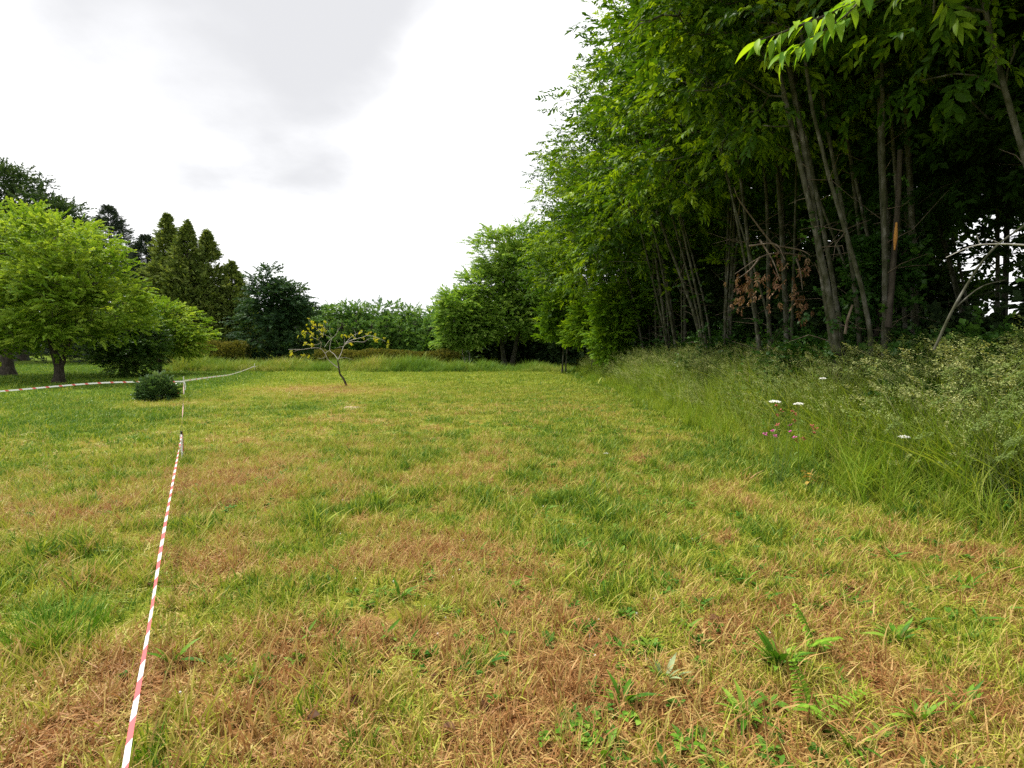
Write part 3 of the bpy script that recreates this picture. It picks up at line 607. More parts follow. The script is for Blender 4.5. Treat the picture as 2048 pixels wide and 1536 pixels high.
# low clipped hedges
def low_hedge(name, pts, wd, h, label, sources, seed, n, cat='hedge', dens=1):
    g_ = np.random.default_rng(seed); P = smooth_path([(*p, 0) for p in pts], 60); c = P.mean(0); c[2] = terrain(c[0], c[1]); root = empty(name, c, label, cat)
    ln = np.sum(np.linalg.norm(np.diff(P, axis=0), axis=1)); T = np.gradient(P, axis=0); T /= np.linalg.norm(T, axis=1)[:, None]; NN = np.stack([-T[:, 1], T[:, 0], 0 * T[:, 0]], 1)
    i = g_.integers(0, 60, n); a_ = g_.uniform(-.15, math.pi + .15, n); w_ = wd * (.5 + .12 * (fbm(i * .3, a_ * 2, 2) - .5)); hh = h * (.88 + .3 * (fbm(i * .22, 0 * a_ + seed, 3) - .3))
    O = NN[i] * (np.cos(a_) * w_)[:, None]; O[:, 2] = np.clip(np.sin(a_), 0, 1) ** .6 * hh; Q = P[i] + T[i] * g_.normal(0, ln / 90, n)[:, None] + O; Q[:, 2] += terrain(Q[:, 0], Q[:, 1])
    D = O / np.linalg.norm(O, axis=1)[:, None] + g_.normal(0, .5, (n, 3)); D[:, 2] += .3
    scatter('foliage', Q - c, dir_euler(D, g_.normal(0, .7, n)), g_.uniform(.8, 1.3, n), g_.integers(0, len(sources), n), sources, g_.random(n), root)
    mb = MB(); g2 = P[::3]; B = g2 + np.array([0, 0, 1.0]) * h * .8; B[:, 2] += terrain(g2[:, 0], g2[:, 1]); A = g2.copy(); A[:, 2] = terrain(g2[:, 0], g2[:, 1]) - .05
    seg_tubes(mb, A - c, B - c, np.full(len(A), .04), np.full(len(A), .02), 5); mb.build('stems', M_BARKD, root)['kind'] = 'stuff'; return root
q = lambda px, d: ((px - 1024) / FPX * d, d)
low_hedge('clipped_hedge', [q(640, 38.5), q(720, 38), q(800, 38.3), q(915, 38.8)], 1.4, 1.15, 'long low olive hedge behind the weeds at the far end', S_HEDGE, 51, 5200)
low_hedge('clipped_hedge', [q(375, 40), q(430, 39), q(495, 39.5)], 2.0, 1.75, 'rounded olive hedge mound below the cypresses', S_HEDGE, 52, 4200)
# far hedge of conifers with tree tops behind
lab_c = ['first', 'second', 'third', 'fourth', 'fifth', 'sixth', 'seventh', 'eighth', 'ninth', 'tenth', 'eleventh', 'twelfth']
for i, px in enumerate(range(600, 920, 29)):
    conifer('hedge_conifer', px, 55 + (i % 3) * .7, 640 + (i * 7) % 13 - 4, 62, 'dark green conifer in the far hedge, %s from the left' % lab_c[i], S_FHEDGE, 60 + i, 12, 9, blunt=.35, group='conifers of the far hedge', zlow=.1)
tops = [(600, 612), (640, 606), (682, 600), (722, 606), (766, 602), (800, 612), (842, 610), (880, 606), (915, 600)]
for i, (px, yt) in enumerate(tops):
    d = 62 + (i * 5) % 6; b = ground_at(px, d); H = CAM_H + (690 - yt) / FPX * d - b[2]
    tree('far_tree', b, 'rounded mid green tree top behind the far hedge, %s from the left' % lab_c[i], 'tree', [[(0, 0, 0), (.1, 0, H * .4), (0, 0, H * .85)]],
         [(0, 0, H * .62, 2.1, 2, H * .36), (.9, 0, H * .5, 1.5, 1.6, H * .3), (-1.0, 0, H * .52, 1.5, 1.6, H * .3)], 80, 10, .8, S_FAR, seed=80 + i, r0=.16, group='tree tops behind the far hedge')
for i, (px, d, yt, lb) in enumerate([(-60, 66, 560, 'leftmost'), (60, 64, 590, 'second from left between the trunks'), (170, 66, 600, 'third from left'), (260, 65, 610, 'behind the dark bush'), (345, 60, 620, 'behind the lime-green tree'), (500, 58, 620, 'rightmost, between the cypresses and the dark oak')]):
    b = ground_at(px, d); H = CAM_H + (690 - yt) / FPX * d - b[2]
    tree('far_tree', b, 'green bushy tree closing the far lawn, ' + lb, 'tree', [[(0, 0, 0), (.1, 0, H * .4), (0, 0, H * .85)]], [(0, 0, H * .5, 3.6, 2.4, H * .5), (1.6, 0, H * .35, 2.4, 2, H * .35), (-1.6, 0, H * .35, 2.4, 2, H * .35)], 170, 11, .9, S_FAR, seed=140 + i, r0=.2, zmin=.1, group='bushy trees beyond the maples')
# --- right of centre: the wood's far corner
b = ground_at(1010, 42)
tree('ash_tree', b, 'tall rounded green tree standing at the far corner of the wood', 'tree', [[(0, 0, 0), (-.2, 0, 2), (.1, 0, 5), (.2, 0, 9)], [(.5, .3, 0), (.9, .2, 2), (1.6, .2, 5), (1.9, 0, 8)]],
     [(.4, 0, 8.2, 2.9, 2.8, 2.9), (2.2, 0, 7.2, 2.8, 2.6, 3.6), (-1.4, 0, 5.6, 2.3, 2.2, 2.2), (.2, -.5, 4.0, 3.0, 2.4, 1.9), (2.2, .3, 4.0, 2.6, 2.4, 1.8)], 520, 17, .6, S_MID, M_BARK, seed=101, r0=.2, zmin=1.8)
b = ground_at(925, 40)
tree('young_ash_tree', b, 'lower green tree with two thin pale stems left of the tall rounded tree', 'tree', [[(.3, 0, 0), (.0, 0, 1.2), (-.3, 0, 3.6)], [(.5, .1, 0), (.5, 0, 1.2), (.3, 0, 3.8)]],
     [(-.1, 0, 4.1, 1.7, 1.6, 1.6), (.9, .2, 3.2, 1.7, 1.6, 1.6), (-.7, 0, 2.4, 1.2, 1.1, 1.1)], 250, 16, .45, S_MID, M_BARKP, seed=102, r0=.07, zmin=.9)
for i, (px, d, yt, lb) in enumerate([(1085, 50, 520, 'dark green tree deep in the hollow behind the tall rounded tree'), (1160, 47, 480, 'dark tree behind the last chestnut stems'), (980, 48, 600, 'low dark tree under and behind the tall rounded tree'), (1130, 58, 560, 'shaded tree closing the far end of the hollow')]):
    b = ground_at(px, d); H = CAM_H + (690 - yt) / FPX * d - b[2]
    tree('shaded_tree', b, lb, 'tree', [[(0, 0, 0), (.1, 0, H * .3), (0, 0, H * .85)]], [(0, 0, H * .6, 3.2, 3, H * .4), (0, 0, H * .3, 3.2, 2.6, H * .3)], 170, 11, .9, S_MID, seed=110 + i, r0=.2, zmin=.1)

# --- chestnut coppice along the right
def chestnut(x, y, H, n_st, seed, label, reach=4.6, low=3.4, clumps=330, per=13, lean=(-1.1, -.1), back=4.0, sources=None, spread=2.2, rs=.078, group=None):
    g_ = np.random.default_rng(seed); base = np.array([x, y, float(terrain(x, y)) - .05]); tr = []
    for i in range(n_st):
        a_ = i / n_st * 6.283 + g_.uniform(-.4, .4); b0 = np.array([.28 * math.cos(a_), .28 * math.sin(a_), 0]); lx = lean[0] * g_.uniform(.2, 1.7) + .8 * math.cos(a_); ly = lean[1] + 1.1 * math.sin(a_) * g_.uniform(.3, 1.2); h = H * g_.uniform(.62, .9)
        tr.append([b0, b0 + (lx * .18, ly * .18, h * .2), b0 + (lx * .65 + g_.normal(0, .12), ly * .65 + g_.normal(0, .12), h * .55), b0 + (lx * 1.25, ly * 1.25, h)])
    ly_ = spread
    lobes = [(-1.0, 0, H * .72, reach - 1.4, ly_ + .5, H * .27), (-2.0, .2, (low + H * .62) / 2 + .6, reach - 2.0, ly_, (H * .62 - low) / 2 + .3), (-.2, 0, H * .55, reach - .8, ly_ + .6, H * .2), (1.8, 0, H * .6, back, ly_ + .5, H * .25), (.2, 0, 2.7, 1.5, 1.7, 1.3)] + ([(0, 0, 4.0, 2.6, 2.8, 1.5), (.4, 0, 5.6, 2.8, 2.8, 1.5)] if sources else [])
    return tree('chestnut_tree', base, label, 'tree', tr, lobes, clumps, per, .62, sources or S_CHEST, M_BARK, seed, group, r0=rs, zmin=low, shell=.5, flat=.6, scl=(.6, 1.3), limb=.06, up=.05, droop=-.16, jit=1.05, k=8, ivy=0 if rs < .07 else 60)
G_CH = 'coppiced chestnut trees along the bank'
rows = [(7.6, 2.0, 11.5, 4, 'chestnut beside the camera whose boughs hang in at the upper right'),
        (6.9, 6.2, 12, 6, 'nearest chestnut in full view, dark stems at the right edge'),
        (5.5, 8.6, 12.5, 7, 'chestnut with thick leaning grey stems and ivy at their foot'),
        (6.9, 9.8, 12.5, 7, 'chestnut with upright dark stems right of the thick leaning ones'),
        (5.8, 12.0, 12.5, 7, 'chestnut just left of the thick leaning stems, behind the hanging dead leaves'),
        (5.8, 15.4, 13, 8, 'chestnut with slender pale stems leaning left over the seeding grass'),
        (5.8, 19.2, 13, 7, 'chestnut near the middle of the wood edge with two straight pale stems'),
        (5.9, 23.0, 12.5, 5, 'chestnut third from the far end of the wood edge'),
        (5.5, 27.0, 12, 5, 'chestnut second from the far end of the wood edge'),
        (5.0, 31.5, 11.5, 5, 'last chestnut at the far end where the tall grass bank stops')]
for i, (x, y, H, ns, lb) in enumerate(rows): chestnut(x, y, H, ns, 200 + i, lb, group=G_CH, reach={12.0: 3.9, 15.4: 4.2, 19.2: 4.6, 23.0: 5.1, 27.0: 5.0, 31.5: 4.5}.get(y, 3.8), clumps=460 if y > 4 else 300, low=2.3 if y > 22 else 3.2 if y > 14 else 3.8)
backs = [(10.6, 5.2, 'shaded chestnut in the back row at the right edge'), (9.4, 8.4, 'shaded chestnut in the back row behind the nearest stems'), (10.0, 11.5, 'shaded chestnut in the back row behind the thick leaning stems'), (10.4, 17.0, 'shaded chestnut in the back row behind the slender pale stems'), (10.0, 23.5, 'shaded chestnut in the back row behind the straight pale stems'), (9.5, 30.5, 'shaded chestnut in the back row near the far end')]
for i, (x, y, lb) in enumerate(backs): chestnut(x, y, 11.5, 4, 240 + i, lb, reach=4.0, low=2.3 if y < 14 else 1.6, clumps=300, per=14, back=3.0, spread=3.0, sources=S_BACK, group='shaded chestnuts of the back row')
# leafy saplings at the far end, sunlight painted into their leaf colour
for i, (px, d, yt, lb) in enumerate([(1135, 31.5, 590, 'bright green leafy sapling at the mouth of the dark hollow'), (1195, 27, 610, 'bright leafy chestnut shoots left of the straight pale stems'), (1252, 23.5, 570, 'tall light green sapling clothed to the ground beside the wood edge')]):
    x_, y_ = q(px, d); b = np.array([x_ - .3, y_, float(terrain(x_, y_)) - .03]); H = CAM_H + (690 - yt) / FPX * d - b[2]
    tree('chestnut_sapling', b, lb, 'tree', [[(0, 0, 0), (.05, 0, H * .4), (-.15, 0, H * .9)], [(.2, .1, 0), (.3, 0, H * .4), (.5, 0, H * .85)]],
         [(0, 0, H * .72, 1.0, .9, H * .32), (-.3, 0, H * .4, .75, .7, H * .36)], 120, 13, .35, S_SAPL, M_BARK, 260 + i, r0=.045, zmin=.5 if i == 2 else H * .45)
# understorey along the foot of the wood
und = [(8.0, 6.6, 1.2, 1.0), (5.9, 6.6, 1.0, 1.0), (6.6, 8.0, 1.3, 1.2), (6.0, 10.2, 1.2, 1.2), (6.7, 12.8, 1.4, 1.3), (6.2, 15.4, 1.3, 1.2), (6.9, 18.0, 1.5, 1.5), (6.4, 21.0, 1.4, 1.4), (6.2, 24.5, 1.4, 1.4), (5.8, 28.5, 1.5, 1.4), (8.4, 10.0, 1.6, 1.1), (8.6, 14.0, 1.8, 1.8), (8.8, 19.0, 2.0, 2.0), (8.2, 24.5, 2.0, 2.0), (7.6, 30.0, 2.0, 2.2)]
undl = ['beside the straight bare branch at the right', 'at the foot of the nearest stems', 'at the foot of the thick leaning stems', 'under the hanging dead leaves', 'behind the hanging dead leaves', 'below the slender pale stems', 'right of the straight pale stems', 'at the foot of the straight pale stems', 'third from the far end', 'beside the tall light green sapling', 'deep behind the thick leaning stems', 'deep behind the dead leaves', 'deep behind the slender stems', 'deep behind the straight stems', 'deep in the far end of the wood']
for i, (x, y, r_, h_) in enumerate(und):
    b = np.array([x, y, float(terrain(x, y)) - .03])
    tree('bramble_bush', b, 'low dark bramble and ivy bush ' + undl[i], 'bush', [[(0, 0, 0), (.1, 0, h_ * .4), (.1, .1, h_ * .8)], [(.1, 0, 0), (-.2, .2, h_ * .4), (-.4, .2, h_ * .7)]],
         [(0, 0, h_ * .45, r_, r_ * 1.3, h_ * .6)], 90, 12, .3, S_IVY, seed=300 + i, r0=.03, zmin=.05, group='brambles at the foot of the wood')
hz = [(9.6, 7.6, 2.2, 'behind the upright dark stems'), (9.6, 11.6, 1.2, 'behind the thick leaning stems'), (9.4, 14.6, 3.8, 'behind the hanging dead leaves'), (9.6, 18.2, 4.0, 'behind the slender pale stems'), (9.2, 22.0, 4.2, 'behind the straight pale stems'), (9.0, 26.0, 4.2, 'behind the tall light green sapling'), (8.2, 30.0, 4.4, 'behind the second last chestnut'), (6.8, 34.5, 4.6, 'closing the far end of the wood'), (4.8, 40.0, 4.4, 'in the dark hollow at the far end'), (-2.2, 46.5, 2.6, 'under the left of the tall rounded tree'), (0.6, 47.5, 3.4, 'under the tall rounded tree'), (2.9, 46.0, 3.8, 'right of the tall rounded tree')]
for i, (x, y, h_, lb) in enumerate(hz):
    b = np.array([x, y, float(terrain(x, y)) - .03])
    tree('holly_bush', b, 'dark evergreen thicket bush ' + lb, 'bush', [[(0, 0, 0), (.1, 0, h_ * .4), (0, .1, h_ * .85)], [(.1, 0, 0), (-.4, .2, h_ * .4), (-.7, .2, h_ * .7)]],
         [(0, 0, h_ * .5, 1.5, 2.1, h_ * .55)], 200, 13, .4, S_DARK, seed=400 + i, r0=.05, zmin=.05, group='dark thicket behind the chestnuts')
# ivy-clad stump among the thick stems
b = np.array([5.75, 8.9, float(terrain(5.75, 8.9))])
tree('ivy_column', b, 'ivy-covered dead stem standing right of the thick leaning stems', 'ivy', [[(0, 0, 0), (.1, 0, 1), (.25, 0, 2.3)]], [(.1, 0, 1.2, .28, .28, 1.3), (.25, 0, 2.2, .45, .45, .5)], 70, 10, .16, S_IVY, seed=330, r0=.07, zmin=.05)

# broken branch with dead brown leaves hanging in the wood edge
c = at(1560, 470, 9.2); root = empty('dead_branch', c, 'broken dead branch with hanging withered brown leaves in front of the grey stems', 'branch')
lines = [[(1.0, 470), (0, 0)]]
def px_path(pts, d, c, dz=None): return np.array([at(a_, b_, d + (0 if dz is None else dz[i])) - c for i, (a_, b_) in enumerate(pts)])
mb = MB(); tips = []
for pts in ([(1610, 512), (1560, 506), (1520, 515), (1470, 548)], [(1545, 490), (1600, 500), (1620, 510)], [(1520, 515), (1500, 540), (1478, 556)], [(1560, 506), (1530, 470), (1500, 430), (1478, 400), (1468, 375)], [(1520, 480), (1545, 520), (1560, 560)], [(1590, 510), (1600, 540), (1605, 580)], [(1498, 492), (1550, 488), (1570, 520)]):
    Pp = smooth_path(px_path(pts, 9.0, c, np.linspace(.3, -.15, len(pts))), 10); tube(mb, Pp, np.linspace(.018, .005, 10), 5); tips += list(Pp[4:])
mb.build('twigs', M_DEADWOOD, root)['kind'] = 'stuff'
g_ = np.random.default_rng(77); tp = np.array(tips); tp = tp[tp[:, 2] < .25]; k_ = g_.integers(0, len(tp), 80); P = tp[k_] + g_.normal(0, .09, (80, 3)); P[:, 2] -= g_.random(80) * .55
scatter('withered_leaves', P, dir_euler(np.stack([g_.normal(0, .35, 80), g_.normal(0, .35, 80), -np.ones(80)], 1), g_.random(80) * 6.28), g_.uniform(.3, .65, 80), g_.integers(0, 4, 80), S_DEAD, g_.random(80), root)
# bare sticks
def stick(name, pts, d, rads, label, mat, dz=None, extra=()):
    c = at(*pts[0], d); c[2] = c[2]; mb = MB(); Pp = smooth_path(px_path(pts, d, c, dz), 18); root = empty(name, c, label, 'branch'); tube(mb, Pp, np.linspace(rads[0], rads[1], 18), 6); mb.build('stem', mat, root)
    for e in extra:
        mb = MB(); Q = smooth_path(px_path(e, d, c, None), 8); tube(mb, Q, np.linspace(rads[1] * .9, rads[1] * .4, 8), 5); mb.build('side_twig', mat, root)
    return root
stick('bare_branch', [(1868, 700), (1905, 620), (1950, 545), (1995, 490), (2080, 430)], 5.6, (.015, .009), 'bare straight branch slanting up from the seeding grass at the right', M_BARK, extra=([(1905, 620), (1960, 575), (2010, 560)],))
stick('bare_branch', [(2100, 497), (2048, 490), (1995, 488), (1945, 492), (1892, 515)], 4.6, (.009, .003), 'pale bare twig arching in from the right edge', M_BARKP, extra=([(1960, 489), (1955, 475), (1953, 470)], [(2000, 487), (1985, 480), (1975, 477)]))
stick('broken_pole', [(1690, 668), (1695, 640), (1705, 610)], 8.2, (.022, .018), 'short broken brown pole sticking up below the leaning stems', M_DEADWOOD)
stick('split_stem', [(1776, 655), (1784, 560), (1790, 480), (1796, 400), (1800, 300)], 8.3, (.05, .035), 'thin dark stem with a torn orange strip of wood', M_BARKD, extra=())
c = at(1790, 495, 8.24); mb = MB(); Q = np.array([at(1789, 500, 8.24), at(1791, 475, 8.24), at(1793, 445, 8.24)]) - c; tube(mb, Q, [.012, .03, .014], 6)
ss = bpy.data.objects['split_stem']; tw = mb.build('torn_strip', M_SPLIT, ss); tw.location = Vector(c) - ss.location; tw['label'] = 'torn orange strip of bare wood'

# bright chestnut bough hanging in at the top, each leaf its own part
tip = at(1515, 82, 3.3); st = np.array([4.6, 3.3, 5.2])
root = empty('chestnut_bough', tip, 'bright sunlit chestnut bough with long serrated leaves at the top edge', 'branch')
path = smooth_path(np.array([st, at(1850, -110, 3.45), at(1690, 10, 3.35), at(1590, 55, 3.3), tip]) - tip, 30); mb = MB(); tube(mb, path, np.linspace(.02, .003, 30), 5); mb.build('twig', M_BARKD, root)
twigs = [path[10:], smooth_path(np.array([at(1740, -20, 3.4), at(1680, 40, 3.2), at(1600, 88, 3.15), at(1566, 108, 3.15)]) - tip, 16), smooth_path(np.array([at(1760, -60, 3.4), at(1720, -5, 3.2), at(1650, 30, 3.1)]) - tip, 12)]
for tw_ in twigs[1:]:
    mb = MB(); tube(mb, tw_, np.linspace(.006, .002, len(tw_)), 4); mb.build('twig', M_BARKD, root)
LV = []
for v in range(5):
    mb = MB(); leaf(mb, (0, 0, 0), 0, 0, 0, .165 * U(.85, 1.15),   .044 * U(.9, 1.1), v / 4, U(.5, 1.1), 6, .3); LV.append(mb.mesh('leaf', M_SPRIG))
li = 0
for tw_ in twigs:
    for j in range(1, len(tw_)):
        for sgn in ((1, -1) if j % 2 == 0 else (1,) if R() < .3 else (1, -1)):
            T = tw_[j] - tw_[j - 1]; ya = math.atan2(T[1], T[0]); o = bpy.data.objects.new('leaf', LV[li % 5]); COL.objects.link(o); o.parent = root; o.location = tw_[j] + np.array([0, U(-.03, .03), U(-.02, .02)])
            o.rotation_euler = (U(-.5, .5), U(.1, 1.1), ya + sgn * U(.3, 1.2)); o.scale = (U(.55, 1.05),) * 3; li += 1

# ---------------------------------------------------------------- young tree with pale bare limbs
d0 = 20.5; c = at(693, 776, d0); c[2] = float(terrain(c[0], c[1])); root = empty('young_tree', c, 'spindly young tree with bare pale limbs and sparse yellow leaves in mid field', 'tree')
zo = c[2] - at(693, 776, d0)[2]
def cp(pts, dz): return np.array([at(560 + a_ / 8.533, 620 + b_ / 8.533, d0 + dz * i / max(1, len(pts) - 1)) - c + np.array([0, 0, zo * max(0, (b_ - 300) / 1020)]) for i, (a_, b_) in enumerate(pts)])
mb = MB(); tube(mb, smooth_path(cp([(1140, 1335), (1110, 1250), (1075, 1180), (1025, 1110), (1005, 1000), (985, 870)], .0), 20), np.concatenate([[.07], np.linspace(.042, .024, 19)]), 7); mb.build('trunk', M_BARKD, root)
limbs = [([(985, 870), (1040, 760), (1065, 690), (1100, 610), (1180, 560), (1300, 545), (1430, 550), (1520, 495), (1640, 490)], .3, .024), ([(1090, 620), (1130, 560), (1250, 510), (1400, 470), (1500, 440), (1650, 470), (1800, 540)], -.5, .018), ([(1110, 600), (1160, 520), (1250, 440), (1350, 390), (1420, 370)], .6, .014),
         ([(1080, 630), (1000, 645), (930, 660)], .4, .010), ([(1003, 1010), (900, 930), (815, 850), (770, 750), (690, 665), (560, 655), (380, 680), (140, 680)], -.4, .024), ([(985, 850), (920, 760), (850, 690), (880, 500), (940, 440), (1020, 300)], .5, .018),
         ([(770, 750), (850, 690)], .3, .014), ([(690, 665), (705, 560), (655, 510), (750, 425)], -.5, .014), ([(760, 640), (830, 540), (870, 490), (800, 440), (720, 410)], .2, .012), ([(880, 500), (860, 420), (780, 300), (700, 260)], -.3, .010), ([(655, 515), (560, 470), (480, 400), (420, 370)], -.2, .010),
         ([(700, 560), (620, 600), (480, 590), (410, 560)], .5, .009), ([(960, 520), (1030, 640)], .2, .010), ([(1100, 600), (1100, 480), (1080, 400)], .1, .008), ([(1250, 510), (1290, 410), (1240, 300)], .3, .007), ([(990, 200), (985, 330), (950, 440)], .1, .006), ([(1000, 840), (1120, 820), (1250, 870)], -.2, .008),
         ([(780, 800), (720, 840), (640, 830)], .2, .008), ([(380, 680), (280, 700), (190, 740)], .2, .009), ([(720, 420), (640, 330), (560, 250), (490, 170)], .2, .009), ([(740, 420), (760, 320), (740, 200)], .3, .008)]
for pts, dz, r_ in limbs:
    mb = MB(); Pp = smooth_path(cp(pts, dz), 4 * len(pts)); tube(mb, Pp, np.linspace(r_ * .66, r_ * .2, len(Pp)), 5); mb.build('limb', M_BARKP, root)
g_ = np.random.default_rng(5); spots = [(490, 170), (560, 240), (640, 200), (700, 260), (750, 210), (600, 290), (480, 270), (820, 310), (880, 330), (640, 340), (560, 370), (420, 360), (480, 390), (400, 420), (650, 420), (590, 470), (740, 300), (420, 560), (480, 580), (540, 600), (500, 620), (1080, 400), (1160, 400), (1400, 380), (1460, 400), (1420, 430), (1280, 470), (1640, 420), (1690, 470), (1740, 480), (1800, 530), (1640, 470), (200, 730), (260, 710), (150, 770), (430, 740), (1200, 490)]
P = []; 
for sp_ in spots:
    for _ in range(2): P.append(cp([(sp_[0] + g_.normal(0, 30), sp_[1] + g_.normal(0, 26))], 0)[0] + np.array([0, g_.normal(0, .22), 0]))
P = np.array(P); n = len(P); D = np.stack([g_.normal(0, .6, n), g_.normal(0, .6, n), -.5 + g_.normal(0, .3, n)], 1)
scatter('crown', P, dir_euler(D, g_.normal(0, .6, n)), g_.uniform(.5, .9, n), g_.integers(0, 4, n), S_YEL, g_.random(n), root)

# ---------------------------------------------------------------- clipped mound shrub
c = on_plane(315, 806); c[2] = float(terrain(c[0], c[1])); root = empty('mound_shrub', c, 'small dome-shaped dark green shrub beside the white stake', 'shrub')
g_ = np.random.default_rng(9); n = 1500; a_ = g_.random(n) * 6.283; z = g_.random(n) ** .8; rr = np.sqrt(np.clip(1 - z ** 2.6, 0, 1)) * g_.uniform(.86, 1.04, n)
P = np.stack([.41 * rr * np.cos(a_), .40 * rr * np.sin(a_), .03 + .55 * z * (1 + .08 * (fbm(3 * np.cos(a_) + 5, 3 * np.sin(a_), 2) - .5))], 1)
D = P / np.array([.52, .5, .5]) + g_.normal(0, .35, (n, 3)); D[:, 2] += .25
scatter('foliage', P, dir_euler(D, g_.normal(0, .6, n)), g_.uniform(.6, 1.0, n) * np.where(g_.random(n) < .06, 1.7, 1), g_.integers(0, 4, n), S_MOUND, np.clip(.5 * g_.random(n) + .5 * z, 0, 1), root)  # leaf tone rises with height, painting the sunlit top into the colour
mb = MB()
for i in range(14):
    a_ = i / 14 * 6.283; tube(mb, [(.06 * math.cos(a_), .06 * math.sin(a_), -.02), (.2 * math.cos(a_), .2 * math.sin(a_), .2), (.36 * math.cos(a_), .36 * math.sin(a_), .36)], [.012, .009, .005], 5)
mb.build('stems', M_BARKD, root)['kind'] = 'stuff'
c = on_plane(354, 800); c[2] = float(terrain(c[0], c[1])) + .10; mb = MB(); g_ = np.random.default_rng(4)
for i in range(10): leaf(mb, (g_.normal(0, .02), g_.normal(0, .02), g_.normal(0, .03)), U(0, 6.28), U(-1, 1), U(-1, 1), .11, .07, R(), 1.5, 3)
tag(mb.build('tape_knot', M_TR, None, c), 'crumpled knot of red tape at the right side of the mound shrub', 'tape')

# ---------------------------------------------------------------- stakes and barrier tape
def stake(px, py_base, d, h, label, r_=.014, cap=True, lean=(0, 0), ribbon=False):
    x_, y_ = q(px, d); b = np.array([x_, y_, float(terrain(x_, y_))]); root = empty('stake', b, label, 'stake', 'white stakes holding the tape')
    mb = MB(); T = np.array([lean[0], lean[1], h]); tube(mb, np.array([(0, 0, -.06), T * .5, T]), [r_, r_, r_], 8); mb.build('shaft', M_STAKE, root)
    if cap: mb = MB(); tube(mb, np.array([T * .97, T * 1.03 + np.array([0, 0, .012])]), [r_ * 1.35, r_ * 1.2], 8); mb.build('cap', M_BLACK, root)
    if ribbon:
        mb = MB(); nn = 46; s = np.linspace(0, 1, nn); a_ = s * 6.283 * 5.5; P = T[None] * (.96 - .62 * s)[:, None]; RR = np.stack([np.cos(a_), np.sin(a_), 0 * a_], 1) * (r_ + .006)
        V = np.concatenate([P + RR + [0, 0, .022], P + RR * 1.25 - [0, 0, .022]])
        for i in range(nn - 1): mb.add(V[[i, i + 1, nn + i + 1, nn + i]], [(0, 1, 2, 3)], .5, 1 if i % 8 < 3 else 0)
        mb.build('tape_wrap', [M_TW, M_TR], root)
    return b + T
def tape(pts, label, w0, ang, stripe=.10, seed=0, phase=0, name='barrier_tape', cyc=(2, 4)):
    P = np.asarray(pts, float); seglen = np.concatenate([[0], np.cumsum(np.linalg.norm(np.diff(P, axis=0), axis=1))]); n = int(seglen[-1] / (stripe / 2)) + 2; sub = 1
    Q0 = smooth_path(P, n * 3); sl = np.concatenate([[0], np.cumsum(np.linalg.norm(np.diff(Q0, axis=0), axis=1))]); s = np.linspace(0, sl[-1], n); Q = np.stack([np.interp(s, sl, Q0[:, i]) for i in range(3)], 1)
    T = np.gradient(Q, axis=0); T /= np.linalg.norm(T, axis=1)[:, None]; side = np.cross(T, [0, 0, 1]); side /= np.linalg.norm(side, axis=1)[:, None]; up_ = np.cross(side, T)
    a_ = ang(s / sl[-1]); Wd = (np.cos(a_)[:, None] * side + np.sin(a_)[:, None] * up_) * w0 / 2; c = Q.mean(0); mb = MB()
    for i in range(n - 1):
        red = int((i + phase) % cyc[1] >= cyc[0]); sh = T[i] * stripe * .12
        mb.add(np.array([Q[i] - Wd[i] - sh, Q[i + 1] - Wd[i + 1] - sh, Q[i + 1] + Wd[i + 1] + sh, Q[i] + Wd[i] + sh]) - c, [(0, 1, 2, 3)], .5, red)
    return tag(mb.build(name, [M_TW, M_TR], None, c), label, 'tape', 'barrier tape runs')
near_top = at(357, 866, 7.6); s1 = stake(357, 0, 7.6, near_top[2] - float(terrain(near_top[0], 7.6)), 'near stake with black cap wrapped in twisted tape at the left', .012, True, ribbon=True)
s2 = stake(366, 0, 16.6, .58, 'white stake right of the mound shrub where three tapes meet', .014, False)
s3 = stake(509, 0, 33.0, .50, 'far white stake at the edge of the weeds', .02, False)
tape([on_plane(150, 2300, .36), on_plane(205, 1800, .30), on_plane(250, 1536, .27), on_plane(262, 1460, .26), on_plane(300, 1240, .25), on_plane(330, 1050, .27), s1 - np.array([0, 0, .03])],
     'near red and white tape running from the bottom edge to the capped stake', .019, lambda u: .35 + .12 * np.sin(9 * u) + .25 * np.sin(23 * u + 1) + 7 * sst(.84, 1, u), .14, phase=1)
tape([s1 - np.array([0, 0, .02]), (s1 + s2) / 2 + np.array([0, 0, -.16]), s2 - np.array([0, 0, .12])], 'thin twisted tape running between the capped stake and the mound shrub', .02, lambda u: 1.2 + .5 * np.sin(14 * u), .1)
el = on_plane(-160, 797, .16)
tape([s2 - np.array([0, 0, .14]), s2 * .67 + el * .33 + np.array([0, 0, .02]), s2 * .33 + el * .67 + np.array([0, 0, .02]), el], 'red and white tape stretched left behind the mound shrub', .042, lambda u: 1.5 + .25 * np.sin(11 * u), .16, cyc=(3, 4))
er_ = at(533, 731, 36)
tape([s2 - np.array([0, 0, .12]), s2 * .75 + s3 * .25 + np.array([0, 0, -.20]), s2 * .5 + s3 * .5 + np.array([0, 0, -.28]), s2 * .2 + s3 * .8 + np.array([0, 0, -.22]), s3 - np.array([0, 0, .16]), er_], 'pale tape sagging away from the middle stake to the far stake', .05, lambda u: 1.4 + .3 * np.sin(9 * u), .22, cyc=(7, 8))
mb = MB(); P = np.array([(0, 0, 0), (.045, -.02, -.07), (.06, -.02, -.18), (.035, -.01, -.27)]); 
for i in range(3): mb.add([P[i] - (.016, 0, 0), P[i + 1] - (.016, 0, 0), P[i + 1] + (.016, 0, 0), P[i] + (.016, 0, 0)], [(0, 1, 2, 3)], .5, 0)
tag(mb.build('tape_tail', [M_TW], None, s2 + np.array([.012, -.02, -.12])), 'loose white end of tape hanging from the middle stake', 'tape')

